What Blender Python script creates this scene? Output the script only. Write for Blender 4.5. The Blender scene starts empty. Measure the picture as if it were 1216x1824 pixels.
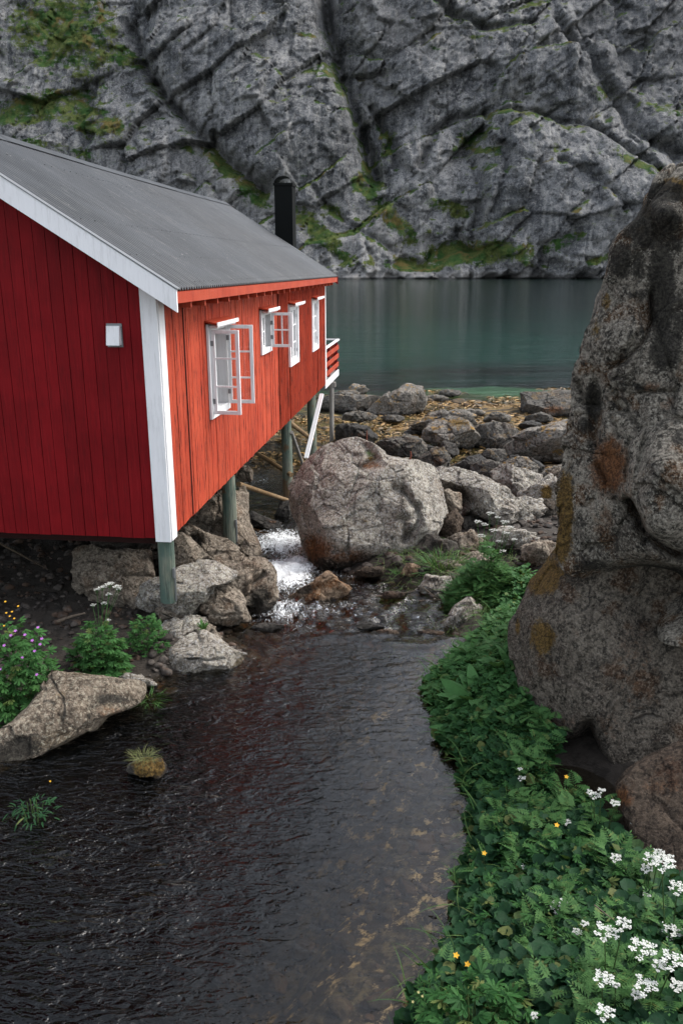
import bpy, bmesh, math, random
import numpy as np
R_=math.radians
sc=bpy.context.scene
# ------------------------------------------------------------------ camera
F=1465.0; P=.2885; CZ=5.1
cam_d=bpy.data.cameras.new('camera'); cam=bpy.data.objects.new('camera',cam_d); sc.collection.objects.link(cam)
cam_d.sensor_fit='VERTICAL'; cam_d.sensor_height=36; cam_d.lens=F/1824*36
cam_d.clip_start=.1; cam_d.clip_end=4000
cam.location=(0,0,CZ); cam.rotation_euler=(math.pi/2-P,0,0); sc.camera=cam
# ------------------------------------------------------------------ world, sun, exposure
SUN_EL,SUN_AZ=R_(52),R_(72)          # azimuth clockwise from +Y
w=bpy.data.worlds.new('World'); sc.world=w; w.use_nodes=True
wn=w.node_tree.nodes; wl=w.node_tree.links
bg=wn['Background']; sky=wn.new('ShaderNodeTexSky'); sky.sky_type='NISHITA'; sky.sun_disc=False
sky.sun_elevation=SUN_EL; sky.sun_rotation=SUN_AZ; sky.air_density=1.2; sky.dust_density=2.5; sky.ozone_density=1.5
hs=wn.new('ShaderNodeHueSaturation'); hs.inputs['Saturation'].default_value=.38
wl.new(sky.outputs[0],hs.inputs['Color']); wl.new(hs.outputs[0],bg.inputs[0]); bg.inputs[1].default_value=.15
sd=bpy.data.lights.new('sun','SUN'); sun=bpy.data.objects.new('sun',sd); sc.collection.objects.link(sun)
sd.energy=.95; sd.angle=R_(30); sd.color=(1,.94,.86)
sdir=(math.sin(SUN_AZ)*math.cos(SUN_EL),math.cos(SUN_AZ)*math.cos(SUN_EL),math.sin(SUN_EL))
from mathutils import Vector
sun.rotation_euler=Vector(sdir).to_track_quat('Z','Y').to_euler(); sun.location=(20,0,40)
sc.view_settings.view_transform='Standard'; sc.view_settings.look='None'; sc.view_settings.gamma=1
sc.view_settings.exposure=1.6
sc.render.engine='CYCLES'
# ------------------------------------------------------------------ photo pixel <-> world
cP,sP=math.cos(P),math.sin(P)
def ray(px,py):
    x=(px-608)/F; u=(912-py)/F
    return np.array([x,cP+u*sP,-sP+u*cP])
def at_z(px,py,z):
    r=ray(px,py); t=(z-CZ)/r[2]; return np.array([r[0]*t,r[1]*t,z])
def at_y(px,py,Y):
    r=ray(px,py); t=Y/r[1]; return np.array([r[0]*t,Y,CZ+r[2]*t])
def project(V):
    d=V[:,1]*cP-(V[:,2]-CZ)*sP; u=V[:,1]*sP+(V[:,2]-CZ)*cP
    d=np.maximum(d,.01)
    return 608+F*V[:,0]/d, 912-F*u/d
# ------------------------------------------------------------------ noise
def _h(ix,iy,iz,s):
    n=(ix.astype(np.int64)*374761393+iy.astype(np.int64)*668265263+iz.astype(np.int64)*2147483647+s*1274126177)&0xffffffff
    n=((n^(n>>13))*1274126177)&0xffffffff
    n=((n^(n>>15))*2246822519)&0xffffffff
    return ((n^(n>>16))&0xffffff)/float(0xffffff)
def vnoise(p,s=0):
    i=np.floor(p).astype(np.int64); f=p-i; f=f*f*f*(f*(f*6-15)+10)
    x,y,z=i[:,0],i[:,1],i[:,2]; fx,fy,fz=f[:,0],f[:,1],f[:,2]
    def L(a,b,t): return a+(b-a)*t
    c=[[[_h(x+a,y+b,z+c_,s) for c_ in (0,1)] for b in (0,1)] for a in (0,1)]
    r=L(L(L(c[0][0][0],c[1][0][0],fx),L(c[0][1][0],c[1][1][0],fx),fy),L(L(c[0][0][1],c[1][0][1],fx),L(c[0][1][1],c[1][1][1],fx),fy),fz)
    return r*2-1
def fbm(p,o=4,s=0,g=.5):
    a=1;t=0;n=0
    for k in range(o):
        t=t+a*vnoise(p*(2.03**k)+k*17.3,s+k); n+=a; a*=g
    return t/n
def ridged(p,o=4,s=0,g=.5):
    a=1;t=0;n=0
    for k in range(o):
        t=t+a*(1-np.abs(vnoise(p*(2.03**k)+k*9.1,s+k))*2); n+=a; a*=g
    return t/n
def worley(p,s=0):
    i=np.floor(p).astype(np.int64); b1=np.full(len(p),9.);b2=b1.copy();cid=np.zeros(len(p))
    for a in (-1,0,1):
        for b in (-1,0,1):
            for c in (-1,0,1):
                q=i+np.array([a,b,c])
                o=np.stack([_h(q[:,0],q[:,1],q[:,2],s+k) for k in (1,2,3)],1)
                d=((q+o-p)**2).sum(1); h=_h(q[:,0],q[:,1],q[:,2],s+7)
                m=d<b1; b2=np.where(m,b1,np.minimum(b2,d)); cid=np.where(m,h,cid); b1=np.where(m,d,b1)
    return np.sqrt(b1),np.sqrt(b2),cid
def facets_(p,s=0,edge=.06,cl=.28):
    """cells that each carry their own tilted plane, with a cleft where two meet: broken rock"""
    i=np.floor(p).astype(np.int64); b1=np.full(len(p),9.);b2=b1.copy();pl=np.zeros(len(p))
    for a in (-1,0,1):
        for b in (-1,0,1):
            for c in (-1,0,1):
                q=i+np.array([a,b,c]); Q=(q[:,0],q[:,1],q[:,2])
                o=np.stack([_h(*Q,s+k) for k in (1,2,3)],1); d_=p-q-o
                d=(d_**2).sum(1); g=np.stack([_h(*Q,s+k) for k in (4,5,6)],1)*2-1; v=(g*d_).sum(1)*1.1+(_h(*Q,s+7)-.5)
                m=d<b1; b2=np.where(m,b1,np.minimum(b2,d)); pl=np.where(m,v,pl); b1=np.where(m,d,b1)
    return pl-cl*np.exp(-((np.sqrt(b2)-np.sqrt(b1))/edge)**2)
def sstep(a,b,x):
    t=np.clip((x-a)/(b-a),0,1); return t*t*(3-2*t)
# ------------------------------------------------------------------ mesh helpers
def mesh_np(name,V,Fc,mats,attrs=None,smooth=True,parent=None,loc=None,matidx=None):
    """V (n,3) world or local; Fc list/array of equal length faces or list of lists"""
    me=bpy.data.meshes.new(name); V=np.asarray(V,float)
    if loc is not None: V=V-np.array(loc)
    if isinstance(Fc,np.ndarray):
        k=Fc.shape[1]; n=len(Fc)
        me.vertices.add(len(V)); me.vertices.foreach_set('co',V.astype(np.float32).ravel())
        me.loops.add(n*k); me.loops.foreach_set('vertex_index',Fc.astype(np.int32).ravel())
        me.polygons.add(n); me.polygons.foreach_set('loop_start',np.arange(0,n*k,k,dtype=np.int32))
        me.polygons.foreach_set('loop_total',np.full(n,k,dtype=np.int32))
        me.update(calc_edges=True); me.validate()
    else:
        me.from_pydata(V.tolist(),[],Fc); me.update()
    if not isinstance(mats,(list,tuple)): mats=[mats]
    for m in mats: me.materials.append(m)
    if matidx is not None: me.polygons.foreach_set('material_index',np.asarray(matidx,dtype=np.int32))
    if smooth: me.polygons.foreach_set('use_smooth',np.ones(len(me.polygons),dtype=bool))
    for k,v in (attrs or {}).items():
        a=me.attributes.new(k,'FLOAT','POINT'); a.data.foreach_set('value',np.asarray(v,dtype=np.float32))
    o=bpy.data.objects.new(name,me); sc.collection.objects.link(o)
    if loc is not None: o.location=loc
    if parent is not None: o.parent=parent
    return o
class MB:
    def __init__(s): s.v=[];s.f=[]
    def add(s,vs,fs):
        n=len(s.v); s.v+=[tuple(map(float,q)) for q in vs]; s.f+=[[i+n for i in f] for f in fs]
    def box(s,x0,x1,y0,y1,z0,z1):
        s.add([(x0,y0,z0),(x1,y0,z0),(x1,y1,z0),(x0,y1,z0),(x0,y0,z1),(x1,y0,z1),(x1,y1,z1),(x0,y1,z1)],
              [(0,3,2,1),(4,5,6,7),(0,1,5,4),(1,2,6,5),(2,3,7,6),(3,0,4,7)])
    def hexa(s,b,t): # 4 bottom pts, 4 top pts
        s.add(list(b)+list(t),[(0,3,2,1),(4,5,6,7),(0,1,5,4),(1,2,6,5),(2,3,7,6),(3,0,4,7)])
    def beam(s,p0,p1,w,h,up=(0,0,1)):
        p0,p1=Vector(p0),Vector(p1); d=(p1-p0).normalized(); a=d.cross(Vector(up)).normalized()*w/2; b=a.cross(d).normalized()*h/2
        s.hexa([p0-a-b,p0+a-b,p1+a-b,p1-a-b],[p0-a+b,p0+a+b,p1+a+b,p1-a+b])
    def tube(s,pts,rad,seg=10,cap=True):
        pts=[Vector(p) for p in pts]; n=len(pts)
        if not hasattr(rad,'__len__'): rad=[rad]*n
        rings=[]; ref=Vector((.31,.53,.79))
        for i,p in enumerate(pts):
            d=(pts[min(i+1,n-1)]-pts[max(i-1,0)]).normalized()
            a=d.cross(ref).normalized(); b=d.cross(a)
            rings.append([p+(a*math.cos(t)+b*math.sin(t))*rad[i] for t in [2*math.pi*k/seg for k in range(seg)]])
        fs=[]
        for i in range(n-1):
            for k in range(seg):
                fs.append((i*seg+k,i*seg+(k+1)%seg,(i+1)*seg+(k+1)%seg,(i+1)*seg+k))
        if cap: fs.append(tuple(range(seg))[::-1]); fs.append(tuple((n-1)*seg+k for k in range(seg)))
        s.add([v for r in rings for v in r],fs)
    def build(s,name,m,parent=None,smooth=False,loc=None):
        return mesh_np(name,np.array(s.v),s.f,m,smooth=smooth,parent=parent,loc=loc)
def tag(o,label=None,cat=None,group=None,kind=None):
    for k,v in (('label',label),('category',cat),('group',group),('kind',kind)):
        if v: o[k]=v
    return o
def empty(name,loc,label,cat,group=None,rz=0):
    o=bpy.data.objects.new(name,None); sc.collection.objects.link(o); o.location=loc; o.rotation_euler=(0,0,rz)
    o.empty_display_size=.2
    return tag(o,label,cat,group)
# ------------------------------------------------------------------ material helpers
class NT:
    def __init__(s,name):
        s.m=bpy.data.materials.new(name); s.m.use_nodes=True; s.t=s.m.node_tree; s.n=s.t.nodes; s.l=s.t.links
        s.b=s.n['Principled BSDF']; s.out=s.n['Material Output']
    def put(s,sock,v):
        if hasattr(v,'links') : s.l.new(v,sock)
        elif isinstance(v,(tuple,list)) and len(v)==3 and sock.type=='RGBA': sock.default_value=(*v,1)
        else: sock.default_value=v
    def coord(s,k='Object'):
        return s.n.new('ShaderNodeTexCoord').outputs[k]
    def pos(s): return s.n.new('ShaderNodeNewGeometry').outputs['Position']
    def mapp(s,v,scale=(1,1,1),rot=(0,0,0),loc=(0,0,0)):
        n=s.n.new('ShaderNodeMapping'); s.l.new(v,n.inputs[0]); n.inputs['Scale'].default_value=scale; n.inputs['Rotation'].default_value=rot; n.inputs['Location'].default_value=loc
        return n.outputs[0]
    def noise(s,v,scale,detail=4,rough=.6,dist=0):
        n=s.n.new('ShaderNodeTexNoise'); s.l.new(v,n.inputs['Vector']); n.inputs['Scale'].default_value=scale
        n.inputs['Detail'].default_value=detail; n.inputs['Roughness'].default_value=rough; n.inputs['Distortion'].default_value=dist
        return n.outputs[0]
    def voro(s,v,scale,feat='F1',out='Distance',rnd=1):
        n=s.n.new('ShaderNodeTexVoronoi'); n.feature=feat; s.l.new(v,n.inputs['Vector']); n.inputs['Scale'].default_value=scale; n.inputs['Randomness'].default_value=rnd
        return n.outputs[out]
    def ramp(s,v,a,b,lo=0.,hi=1.):
        n=s.n.new('ShaderNodeMapRange'); n.interpolation_type='SMOOTHSTEP'; s.put(n.inputs[0],v)
        for i,q in enumerate((a,b,lo,hi)): n.inputs[i+1].default_value=q
        return n.outputs[0]
    def math(s,op,a,b=0.):
        n=s.n.new('ShaderNodeMath'); n.operation=op; s.put(n.inputs[0],a); s.put(n.inputs[1],b); return n.outputs[0]
    def mix(s,f,a,b,mode='MIX'):
        n=s.n.new('ShaderNodeMix'); n.data_type='RGBA'; n.blend_type=mode
        s.put(n.inputs[0],f); s.put(n.inputs[6],a); s.put(n.inputs[7],b); return n.outputs[2]
    def attr(s,k):
        n=s.n.new('ShaderNodeAttribute'); n.attribute_name=k; return n.outputs['Fac']
    def sep(s,v):
        n=s.n.new('ShaderNodeSeparateXYZ'); s.l.new(v,n.inputs[0]); return n.outputs
    def rnd(s,obj=False):
        if obj: return s.n.new('ShaderNodeObjectInfo').outputs['Random']
        return s.n.new('ShaderNodeNewGeometry').outputs['Random Per Island']
    def bump(s,h,strength=.5,dist=.02,normal=None):
        n=s.n.new('ShaderNodeBump'); n.inputs['Strength'].default_value=strength; n.inputs['Distance'].default_value=dist
        s.l.new(h,n.inputs['Height'])
        if normal: s.l.new(normal,n.inputs['Normal'])
        return n.outputs[0]
    def fin(s,col,rough=.8,normal=None,spec=.3,metal=0,k=.72):
        col=s.mix(1.,col,(k,k,k),'MULTIPLY') if not isinstance(col,(tuple,list)) else tuple(c_*k for c_ in col)
        s.put(s.b.inputs['Base Color'],col); s.put(s.b.inputs['Roughness'],rough); s.b.inputs['Specular IOR Level'].default_value=spec
        s.b.inputs['Metallic'].default_value=metal
        if normal: s.l.new(normal,s.b.inputs['Normal'])
        return s.m
def rock_mat(name,base=(.27,.25,.23),lite=(.42,.40,.37),dark=(.10,.095,.09),stain=(.22,.12,.05),stain_amt=.25,
             speck=.5,black=.3,lichen=0.,wetz=None,bs=1.,sc_=1.,rough=.9):
    base,lite,dark=[(c_[0]*1.06,c_[1]*1.0,c_[2]*.90) for c_ in (base,lite,dark)]
    t=NT(name); p=t.pos(); rnd=t.rnd(True)
    n1=t.noise(p,1.6*sc_,6,.65); n2=t.noise(p,7*sc_,8,.7); n3=t.noise(p,30*sc_,4,.8); n5=t.noise(p,12*sc_,6,.8); n4=t.noise(t.mapp(p,loc=(5,3,9)),2.3*sc_,5,.6)
    c=t.mix(t.ramp(n1,.38,.62),base,lite)
    c=t.mix(t.ramp(n2,.52,.36,0,.75),c,dark)
    c=t.mix(t.math('MULTIPLY',t.ramp(n4,.52,.66),stain_amt*1.6),c,stain)
    c=t.mix(t.ramp(rnd,0,1,0,.28),c,dark)
    spm=t.ramp(t.noise(t.mapp(p,loc=(2,2,8)),1.9*sc_,4,.6),.38,.62,.25,1.); c=t.mix(t.math('MULTIPLY',t.math('MULTIPLY',t.ramp(n5,.505,.56),speck*.9),spm),c,tuple(min(.7,x*1.35+.02) for x in lite)); c=t.mix(t.math('MULTIPLY',t.ramp(n5,.485,.42),.8),c,tuple(x*.6 for x in dark))
    # mineral speckle and crustose lichen
    c=t.mix(t.math('MULTIPLY',t.ramp(n3,.52,.60),speck),c,tuple(min(.75,x*1.7+.06) for x in lite))
    c=t.mix(t.math('MULTIPLY',t.ramp(n3,.475,.40),speck),c,tuple(x*.3 for x in dark))
    bl=t.noise(t.mapp(p,loc=(1,7,2)),3.1*sc_,9,.72)
    c=t.mix(t.math('MULTIPLY',t.ramp(bl,.56,.62),black),c,(.022,.021,.018))
    # cracks
    wv=t.mix(.35,p,n_col(t,p,1.7*sc_))
    cr=t.voro(wv,.8*sc_,'DISTANCE_TO_EDGE'); crm=t.ramp(cr,.0,.012); gate=t.ramp(t.noise(p,1.3*sc_,3,.6),.54,.60)
    crk=t.math('MULTIPLY',t.math('SUBTRACT',1.,crm),gate)
    c=t.mix(t.math('MULTIPLY',crk,.7),c,(.03,.028,.025))
    if lichen:
        ln=t.noise(t.mapp(p,loc=(9,1,4)),4.2*sc_,6,.7)
        nz=t.sep(t.n.new('ShaderNodeNewGeometry').outputs['Normal'])[2]
        c=t.mix(t.math('MULTIPLY',t.math('MULTIPLY',t.ramp(ln,.54,.60),t.ramp(nz,.0,.5)),lichen),c,(.36,.20,.035))
    # painted-on moss, stain and dark patches; dark also paints recess shade
    ms=t.ramp(t.math('ADD',t.math('ADD',t.attr('moss'),t.math('MULTIPLY',t.math('SUBTRACT',n5,.5),2.2)),t.math('MULTIPLY',t.math('SUBTRACT',n2,.5),1.6)),.40,.85)
    c=t.mix(ms,c,t.mix(t.ramp(n3,.4,.6),(.07,.042,.012),(.27,.165,.045)))
    st=t.ramp(t.math('ADD',t.attr('stain'),t.math('MULTIPLY',t.math('SUBTRACT',n5,.5),2.4)),.3,1.1)
    c=t.mix(st,c,t.mix(t.ramp(n3,.4,.6),(.09,.035,.012),(.28,.12,.045)))
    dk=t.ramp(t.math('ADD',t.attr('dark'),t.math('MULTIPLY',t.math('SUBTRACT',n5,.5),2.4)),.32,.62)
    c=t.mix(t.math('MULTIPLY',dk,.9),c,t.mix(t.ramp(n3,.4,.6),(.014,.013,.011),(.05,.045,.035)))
    r=rough
    if wetz is not None:
        z=t.math('ADD',t.sep(p)[2],t.math('MULTIPLY',t.math('SUBTRACT',n1,.5),.25))
        wet=t.ramp(z,wetz-.02,wetz+.10,1,0)
        c=t.mix(wet,c,t.mix(.5,(.012,.009,.006),t.mix(.35,(0,0,0),c)))
        r=t.ramp(z,wetz-.02,wetz+.10,.25,rough)
    hgt=t.math('ADD',t.math('ADD',t.math('MULTIPLY',n2,1.),t.math('MULTIPLY',n3,.35)),t.math('MULTIPLY',n5,.8))
    hgt=t.math('SUBTRACT',hgt,t.math('MULTIPLY',crk,.8))
    return t.fin(c,r,t.bump(hgt,1.,.075*max(bs,.6)),spec=.25)
def n_col(t,v,scale):
    n=t.n.new('ShaderNodeTexNoise'); t.l.new(v,n.inputs['Vector']); n.inputs['Scale'].default_value=scale; n.inputs['Detail'].default_value=3
    return n.outputs['Color']
def grad(pts,z,keys):
    pass
M={}
# --- rock
M['pale']=rock_mat('pale_granite',(.34,.315,.285),(.52,.49,.45),(.16,.145,.13),(.20,.115,.06),.22,.55,.22,wetz=.2)
M['warm']=rock_mat('warm_rock',(.24,.20,.165),(.40,.355,.31),(.10,.085,.07),(.17,.085,.04),.4,.38,.18,wetz=.6)
M['pink']=rock_mat('flat_bank_slab',(.25,.205,.165),(.43,.37,.31),(.10,.08,.065),(.17,.12,.05),.3,.45,.1)
M['shore']=rock_mat('shore_rock',(.085,.085,.085),(.20,.195,.19),(.03,.03,.03),(.16,.09,.04),.25,.3,.25,lichen=.25,wetz=.05)
M['shorelich']=rock_mat('shore_rock_lichen',(.17,.165,.16),(.32,.31,.30),(.06,.06,.06),(.18,.10,.04),.3,.35,.2,lichen=.8,wetz=.05)
M['blackrock']=rock_mat('black_wet_rock',(.03,.03,.03),(.075,.07,.065),(.012,.012,.012),(.07,.04,.02),.25,.15,.3,rough=.55)
M['orange']=rock_mat('orange_stream_rock',(.24,.14,.08),(.42,.32,.24),(.08,.05,.03),(.25,.10,.03),.6,.35,.15,wetz=.42)
M['giant']=rock_mat('giant_rock',(.165,.15,.135),(.40,.375,.34),(.025,.023,.02),(.16,.08,.032),1.0,.6,.75,lichen=.0,bs=1.35,sc_=1.25)
M['giantlow']=rock_mat('giant_low_rock',(.125,.105,.088),(.26,.235,.205),(.035,.032,.028),(.11,.055,.024),1.0,.42,.22,bs=1.1,sc_=1.3)
M['rusty']=rock_mat('rusty_rock',(.075,.055,.042),(.15,.115,.09),(.03,.022,.018),(.11,.045,.02),.45,.3,.3,sc_=1.3)
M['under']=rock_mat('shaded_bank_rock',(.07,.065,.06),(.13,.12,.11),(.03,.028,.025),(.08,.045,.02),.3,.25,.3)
# --- ground
def ground_mat():
    t=NT('ground_gravel'); p=t.pos(); z=t.sep(p)[2]; y=t.sep(p)[1]; x=t.sep(p)[0]
    n1=t.noise(p,2,6,.65); n2=t.noise(p,9,8,.7); st=t.voro(p,7,'F1','Color'); se=t.sep(st)[0]; ed=t.voro(p,7,'DISTANCE_TO_EDGE')
    big=t.voro(t.mix(.1,p,n_col(t,p,3)),1.7,'F1','Color'); bse=t.sep(big)[1]
    c=t.mix(n2,(.022,.018,.014),(.075,.062,.05)); c=t.mix(t.ramp(n1,.45,.6),c,(.045,.036,.028)); c=t.mix(t.ramp(n2,.5,.38,0,.8),c,(.02,.016,.012))
    # stream bed: brown stones under water, paler patches
    b=t.mix(t.ramp(n2,.42,.58),(.018,.017,.012),(.17,.14,.085)); b=t.mix(t.ramp(n1,.40,.56),b,(.035,.022,.013)); b=t.mix(t.math('MULTIPLY',t.ramp(n2,.50,.62),t.ramp(n1,.47,.56)),b,(.80,.62,.36))
    lb=t.ramp(t.math('SUBTRACT',t.math('MULTIPLY',y,.28),x),1.3,2.6)   # bed darkens toward the left bank, with brown flecks
    b=t.mix(t.math('MULTIPLY',lb,.93),b,t.mix(t.math('MULTIPLY',t.ramp(n2,.50,.62),t.ramp(lb,.6,1.)),(.004,.0035,.002),(.13,.05,.014)))
    inw=t.attr('wet'); c=t.mix(inw,c,b)
    # seaweed flats
    sw=t.noise(t.mapp(p,(1,1.6,1)),1.2,6,.7,.6); s3=t.noise(t.mapp(p,(3,9,3)),3,6,.75)
    s=t.mix(t.ramp(s3,.35,.65),(.085,.05,.018),(.42,.27,.10)); s=t.mix(t.ramp(sw,.44,.56),s,(.028,.022,.014))
    c=t.mix(t.attr('wrack'),c,s)
    dp=t.ramp(z,-.2,-1.1); c=t.mix(dp,c,t.mix(t.ramp(t.noise(p,.22,4,.6),.45,.6),(.13,.25,.15),(.10,.085,.03)))
    h=t.math('ADD',n2,t.math('MULTIPLY',n1,.8)); h=t.math('ADD',h,t.math('MULTIPLY',s3,.6))
    return t.fin(c,.85,t.bump(h,.8,.06))
M['ground']=ground_mat()
# --- water
def water_mat(name,sea=False):
    t=NT(name); p=t.pos(); xyz=t.sep(p)
    if sea:
        w1=t.noise(t.mapp(p,(.35,1.2,1)),1.0,4,.6,.3); w2=t.noise(t.mapp(p,(.9,2.2,1)),2.2,4,.65,.4); w3=t.noise(t.mapp(p,(.06,.2,1)),1,3,.5)
        h=t.math('ADD',t.math('ADD',w1,t.math('MULTIPLY',w2,.4)),t.math('MULTIPLY',w3,1.5))
        nrm=t.bump(h,1,.075)
    else:
        w1=t.noise(t.mapp(p,(.8,1.7,1),rot=(0,0,.75)),4.6,2,.5,.9); w2=t.noise(t.mapp(p,(.8,1.6,1),rot=(0,0,.6)),14,2,.6,1.3)
        cur=t.attr('rough')
        h=t.math('ADD',w1,t.math('MULTIPLY',w2,.36))
        h=t.math('MULTIPLY',h,t.math('ADD',.07,t.math('MULTIPLY',cur,.75)))
        nrm=t.bump(h,1,.07)
    gl=t.n.new('ShaderNodeBsdfGlossy'); gl.inputs['Roughness'].default_value=.03 if not sea else .06; t.l.new(nrm,gl.inputs['Normal'])
    gl.inputs['Color'].default_value=(1,1,1,1)
    fr=t.n.new('ShaderNodeFresnel'); fr.inputs['IOR'].default_value=1.27 if sea else 1.34; t.l.new(nrm,fr.inputs['Normal'])
    tr=t.n.new('ShaderNodeBsdfTransparent'); df=t.n.new('ShaderNodeBsdfDiffuse')
    mx=t.n.new('ShaderNodeMixShader'); m2=t.n.new('ShaderNodeMixShader')
    dep=t.attr('depth')
    if sea:
        dn=t.math('ADD',dep,t.math('MULTIPLY',t.math('SUBTRACT',t.noise(p,.25,4,.6),.5),.35))
        t.l.new(t.mix(t.ramp(dn,0,.8),(.82,.90,.80),(.35,.75,.60)),tr.inputs[0])
        far=t.ramp(t.math('ADD',xyz[1],t.math('MULTIPLY',t.math('SUBTRACT',t.noise(p,.06,4,.6),.5),110)),40,120)
        t.l.new(t.mix(far,(.0015,.026,.0185),(.001,.008,.007)),df.inputs[0])
        t.l.new(t.ramp(dn,.06,.7),mx.inputs[0])
    else:
        t.l.new(t.mix(t.ramp(dep,.5,1.05),t.mix(t.ramp(dep,0,.5),(.88,.85,.78),(.55,.49,.36)),(.06,.055,.045)),tr.inputs[0])
        df.inputs[0].default_value=(.002,.003,.0035,1)
        t.l.new(t.ramp(dep,.15,.6,0.,.15),mx.inputs[0])
    t.l.new(tr.outputs[0],mx.inputs[1]); t.l.new(df.outputs[0],mx.inputs[2])
    t.l.new(fr.outputs[0],m2.inputs[0]); t.l.new(mx.outputs[0],m2.inputs[1]); t.l.new(gl.outputs[0],m2.inputs[2])
    last=m2
    if not sea:
        fo=t.n.new('ShaderNodeBsdfDiffuse'); fo.inputs[0].default_value=(.80,.83,.85,1)
        fn=t.noise(t.mapp(p,(1.3,.5,1),rot=(0,0,.3)),9,8,.75,1.8); f2=t.noise(p,30,4,.7)
        fm=t.math('ADD',t.attr('foam'),t.math('MULTIPLY',t.math('SUBTRACT',fn,.5),2.6)); fm=t.math('ADD',fm,t.math('MULTIPLY',t.math('SUBTRACT',f2,.5),.8))
        fm=t.math('MULTIPLY',t.ramp(fm,.32,.95),t.ramp(t.attr('foam'),.02,.15))
        m3=t.n.new('ShaderNodeMixShader'); t.l.new(fm,m3.inputs[0]); t.l.new(m2.outputs[0],m3.inputs[1]); t.l.new(fo.outputs[0],m3.inputs[2]); last=m3
        t.l.new(t.bump(t.math('ADD',fn,f2),1,.05),fo.inputs['Normal'])
    t.l.new(last.outputs[0],t.out.inputs[0]); t.n.remove(t.b)
    return t.m
M['stream']=water_mat('stream_water'); M['sea']=water_mat('sea_water',True)
# --- mountain
def mountain_mat():
    t=NT('mountain_rock'); p=t.pos(); 
    st=t.noise(t.mapp(p,(1,.35,.13)),.22,8,.68,.5); n1=t.noise(p,.035,7,.65); n2=t.noise(p,.22,8,.72); n3=t.noise(p,1.1,5,.75)
    fz=t.math('ADD',t.math('MULTIPLY',t.noise(t.mapp(p,(.6,.6,3.2),rot=(0,.6,0)),.14,9,.74),.6),t.math('MULTIPLY',t.noise(t.mapp(p,(2.6,1,.8),rot=(0,-.25,0)),.13,9,.74),.4))
    c=t.mix(t.ramp(n1,.38,.62),(.135,.141,.149),(.235,.236,.24))
    c=t.mix(t.ramp(st,.51,.63,0,.7),c,(.38,.375,.365)); c=t.mix(t.ramp(st,.48,.40,0,.7),c,(.075,.078,.085))
    c=t.mix(t.ramp(fz,.52,.58,0,.5),c,(.36,.355,.34)); c=t.mix(t.ramp(fz,.46,.41,0,.65),c,(.06,.062,.066)); c=t.mix(t.ramp(n2,.44,.38,0,.7),c,(.06,.062,.066))
    c=t.mix(t.ramp(n3,.54,.60,0,.5),c,(.42,.41,.39)); c=t.mix(t.ramp(n3,.45,.39,0,.7),c,(.045,.045,.048))
    cr=t.voro(t.mix(.5,t.mapp(p,(.10,.10,.05),rot=(0,.45,0)),n_col(t,p,.06)),1.3,'DISTANCE_TO_EDGE')
    crk=t.math('MULTIPLY',t.ramp(cr,0,.02,1,0),t.ramp(n2,.5,.6)); c=t.mix(t.math('MULTIPLY',crk,.5),c,(.025,.026,.028))
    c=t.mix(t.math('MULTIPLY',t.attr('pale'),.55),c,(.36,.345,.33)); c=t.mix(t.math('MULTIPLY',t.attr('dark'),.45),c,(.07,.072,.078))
    g=t.math('ADD',t.attr('green'),t.math('MULTIPLY',t.math('SUBTRACT',fz,.5),2.4)); g=t.math('ADD',g,t.math('MULTIPLY',t.math('SUBTRACT',n2,.5),1.5)); g=t.math('ADD',g,t.math('MULTIPLY',t.math('SUBTRACT',n3,.5),.8))
    gm=t.ramp(g,.28,.50)
    gc=t.mix(t.ramp(t.noise(p,.12,5,.7),.4,.6),(.036,.080,.022),(.105,.125,.038)); gc=t.mix(t.ramp(n3,.5,.38,0,.8),gc,(.022,.055,.014))
    gc=t.mix(t.ramp(t.noise(p,.09,3,.6),.56,.66,0,.6),gc,(.17,.11,.04))
    c=t.mix(gm,c,gc)
    wz=t.sep(p)[2]; c=t.mix(t.ramp(wz,.3,1.3,.75,0),c,(.02,.02,.018)); 
    h=t.math('ADD',t.math('ADD',n2,t.math('MULTIPLY',n3,.3)),t.math('MULTIPLY',fz,.8)); h=t.math('SUBTRACT',h,t.math('MULTIPLY',crk,.5))
    return t.fin(c,.9,t.bump(h,1,1.6),spec=.08)
M['mountain']=mountain_mat()
# --- house
def paint(name,a,b,crackc,crack,grain=1.,rough=.6,weather=0.):
    t=NT(name); p=t.coord('Object'); rn=t.rnd()
    g=t.noise(t.mapp(p,(30,30,1.3)),1.6,7,.7); g2=t.noise(t.mapp(p,(26,26,2.6)),1.,5,.72); n=t.noise(p,1.3,4,.6)
    c=t.mix(t.ramp(n,.35,.65),a,b); c=t.mix(t.math('MULTIPLY',rn,.5),c,tuple(x*.68 for x in a)); 
    c=t.mix(t.ramp(g,.5,.68,0,.35),c,tuple(min(max(.8,x),x*1.35+.01) for x in b))
    if crack:
        k=t.math('MULTIPLY',t.ramp(g2,.52,.575),t.ramp(t.noise(t.mapp(p,(5,5,.8)),1.5,3,.6),.36,.56)); c=t.mix(t.math('MULTIPLY',k,crack),c,crackc)
    h=t.math('ADD',t.math('MULTIPLY',g,1.),t.math('MULTIPLY',g2,.6))
    return t.fin(c,rough,t.bump(h,.5*grain,.012),spec=.12)
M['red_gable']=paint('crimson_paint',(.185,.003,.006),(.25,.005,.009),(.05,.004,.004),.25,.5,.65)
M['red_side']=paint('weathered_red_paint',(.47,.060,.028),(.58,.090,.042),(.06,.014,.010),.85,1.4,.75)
M['red_trim']=paint('orange_red_paint',(.45,.06,.028),(.54,.09,.042),(.15,.02,.01),.3,.6,.6)
M['groove']=NT('dark_gap').fin((.025,.004,.003),.9)
M['white']=paint('white_paint',(.98,.97,.98),(1.08,1.07,1.08),(.45,.44,.42),.18,.5,.55)
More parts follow.
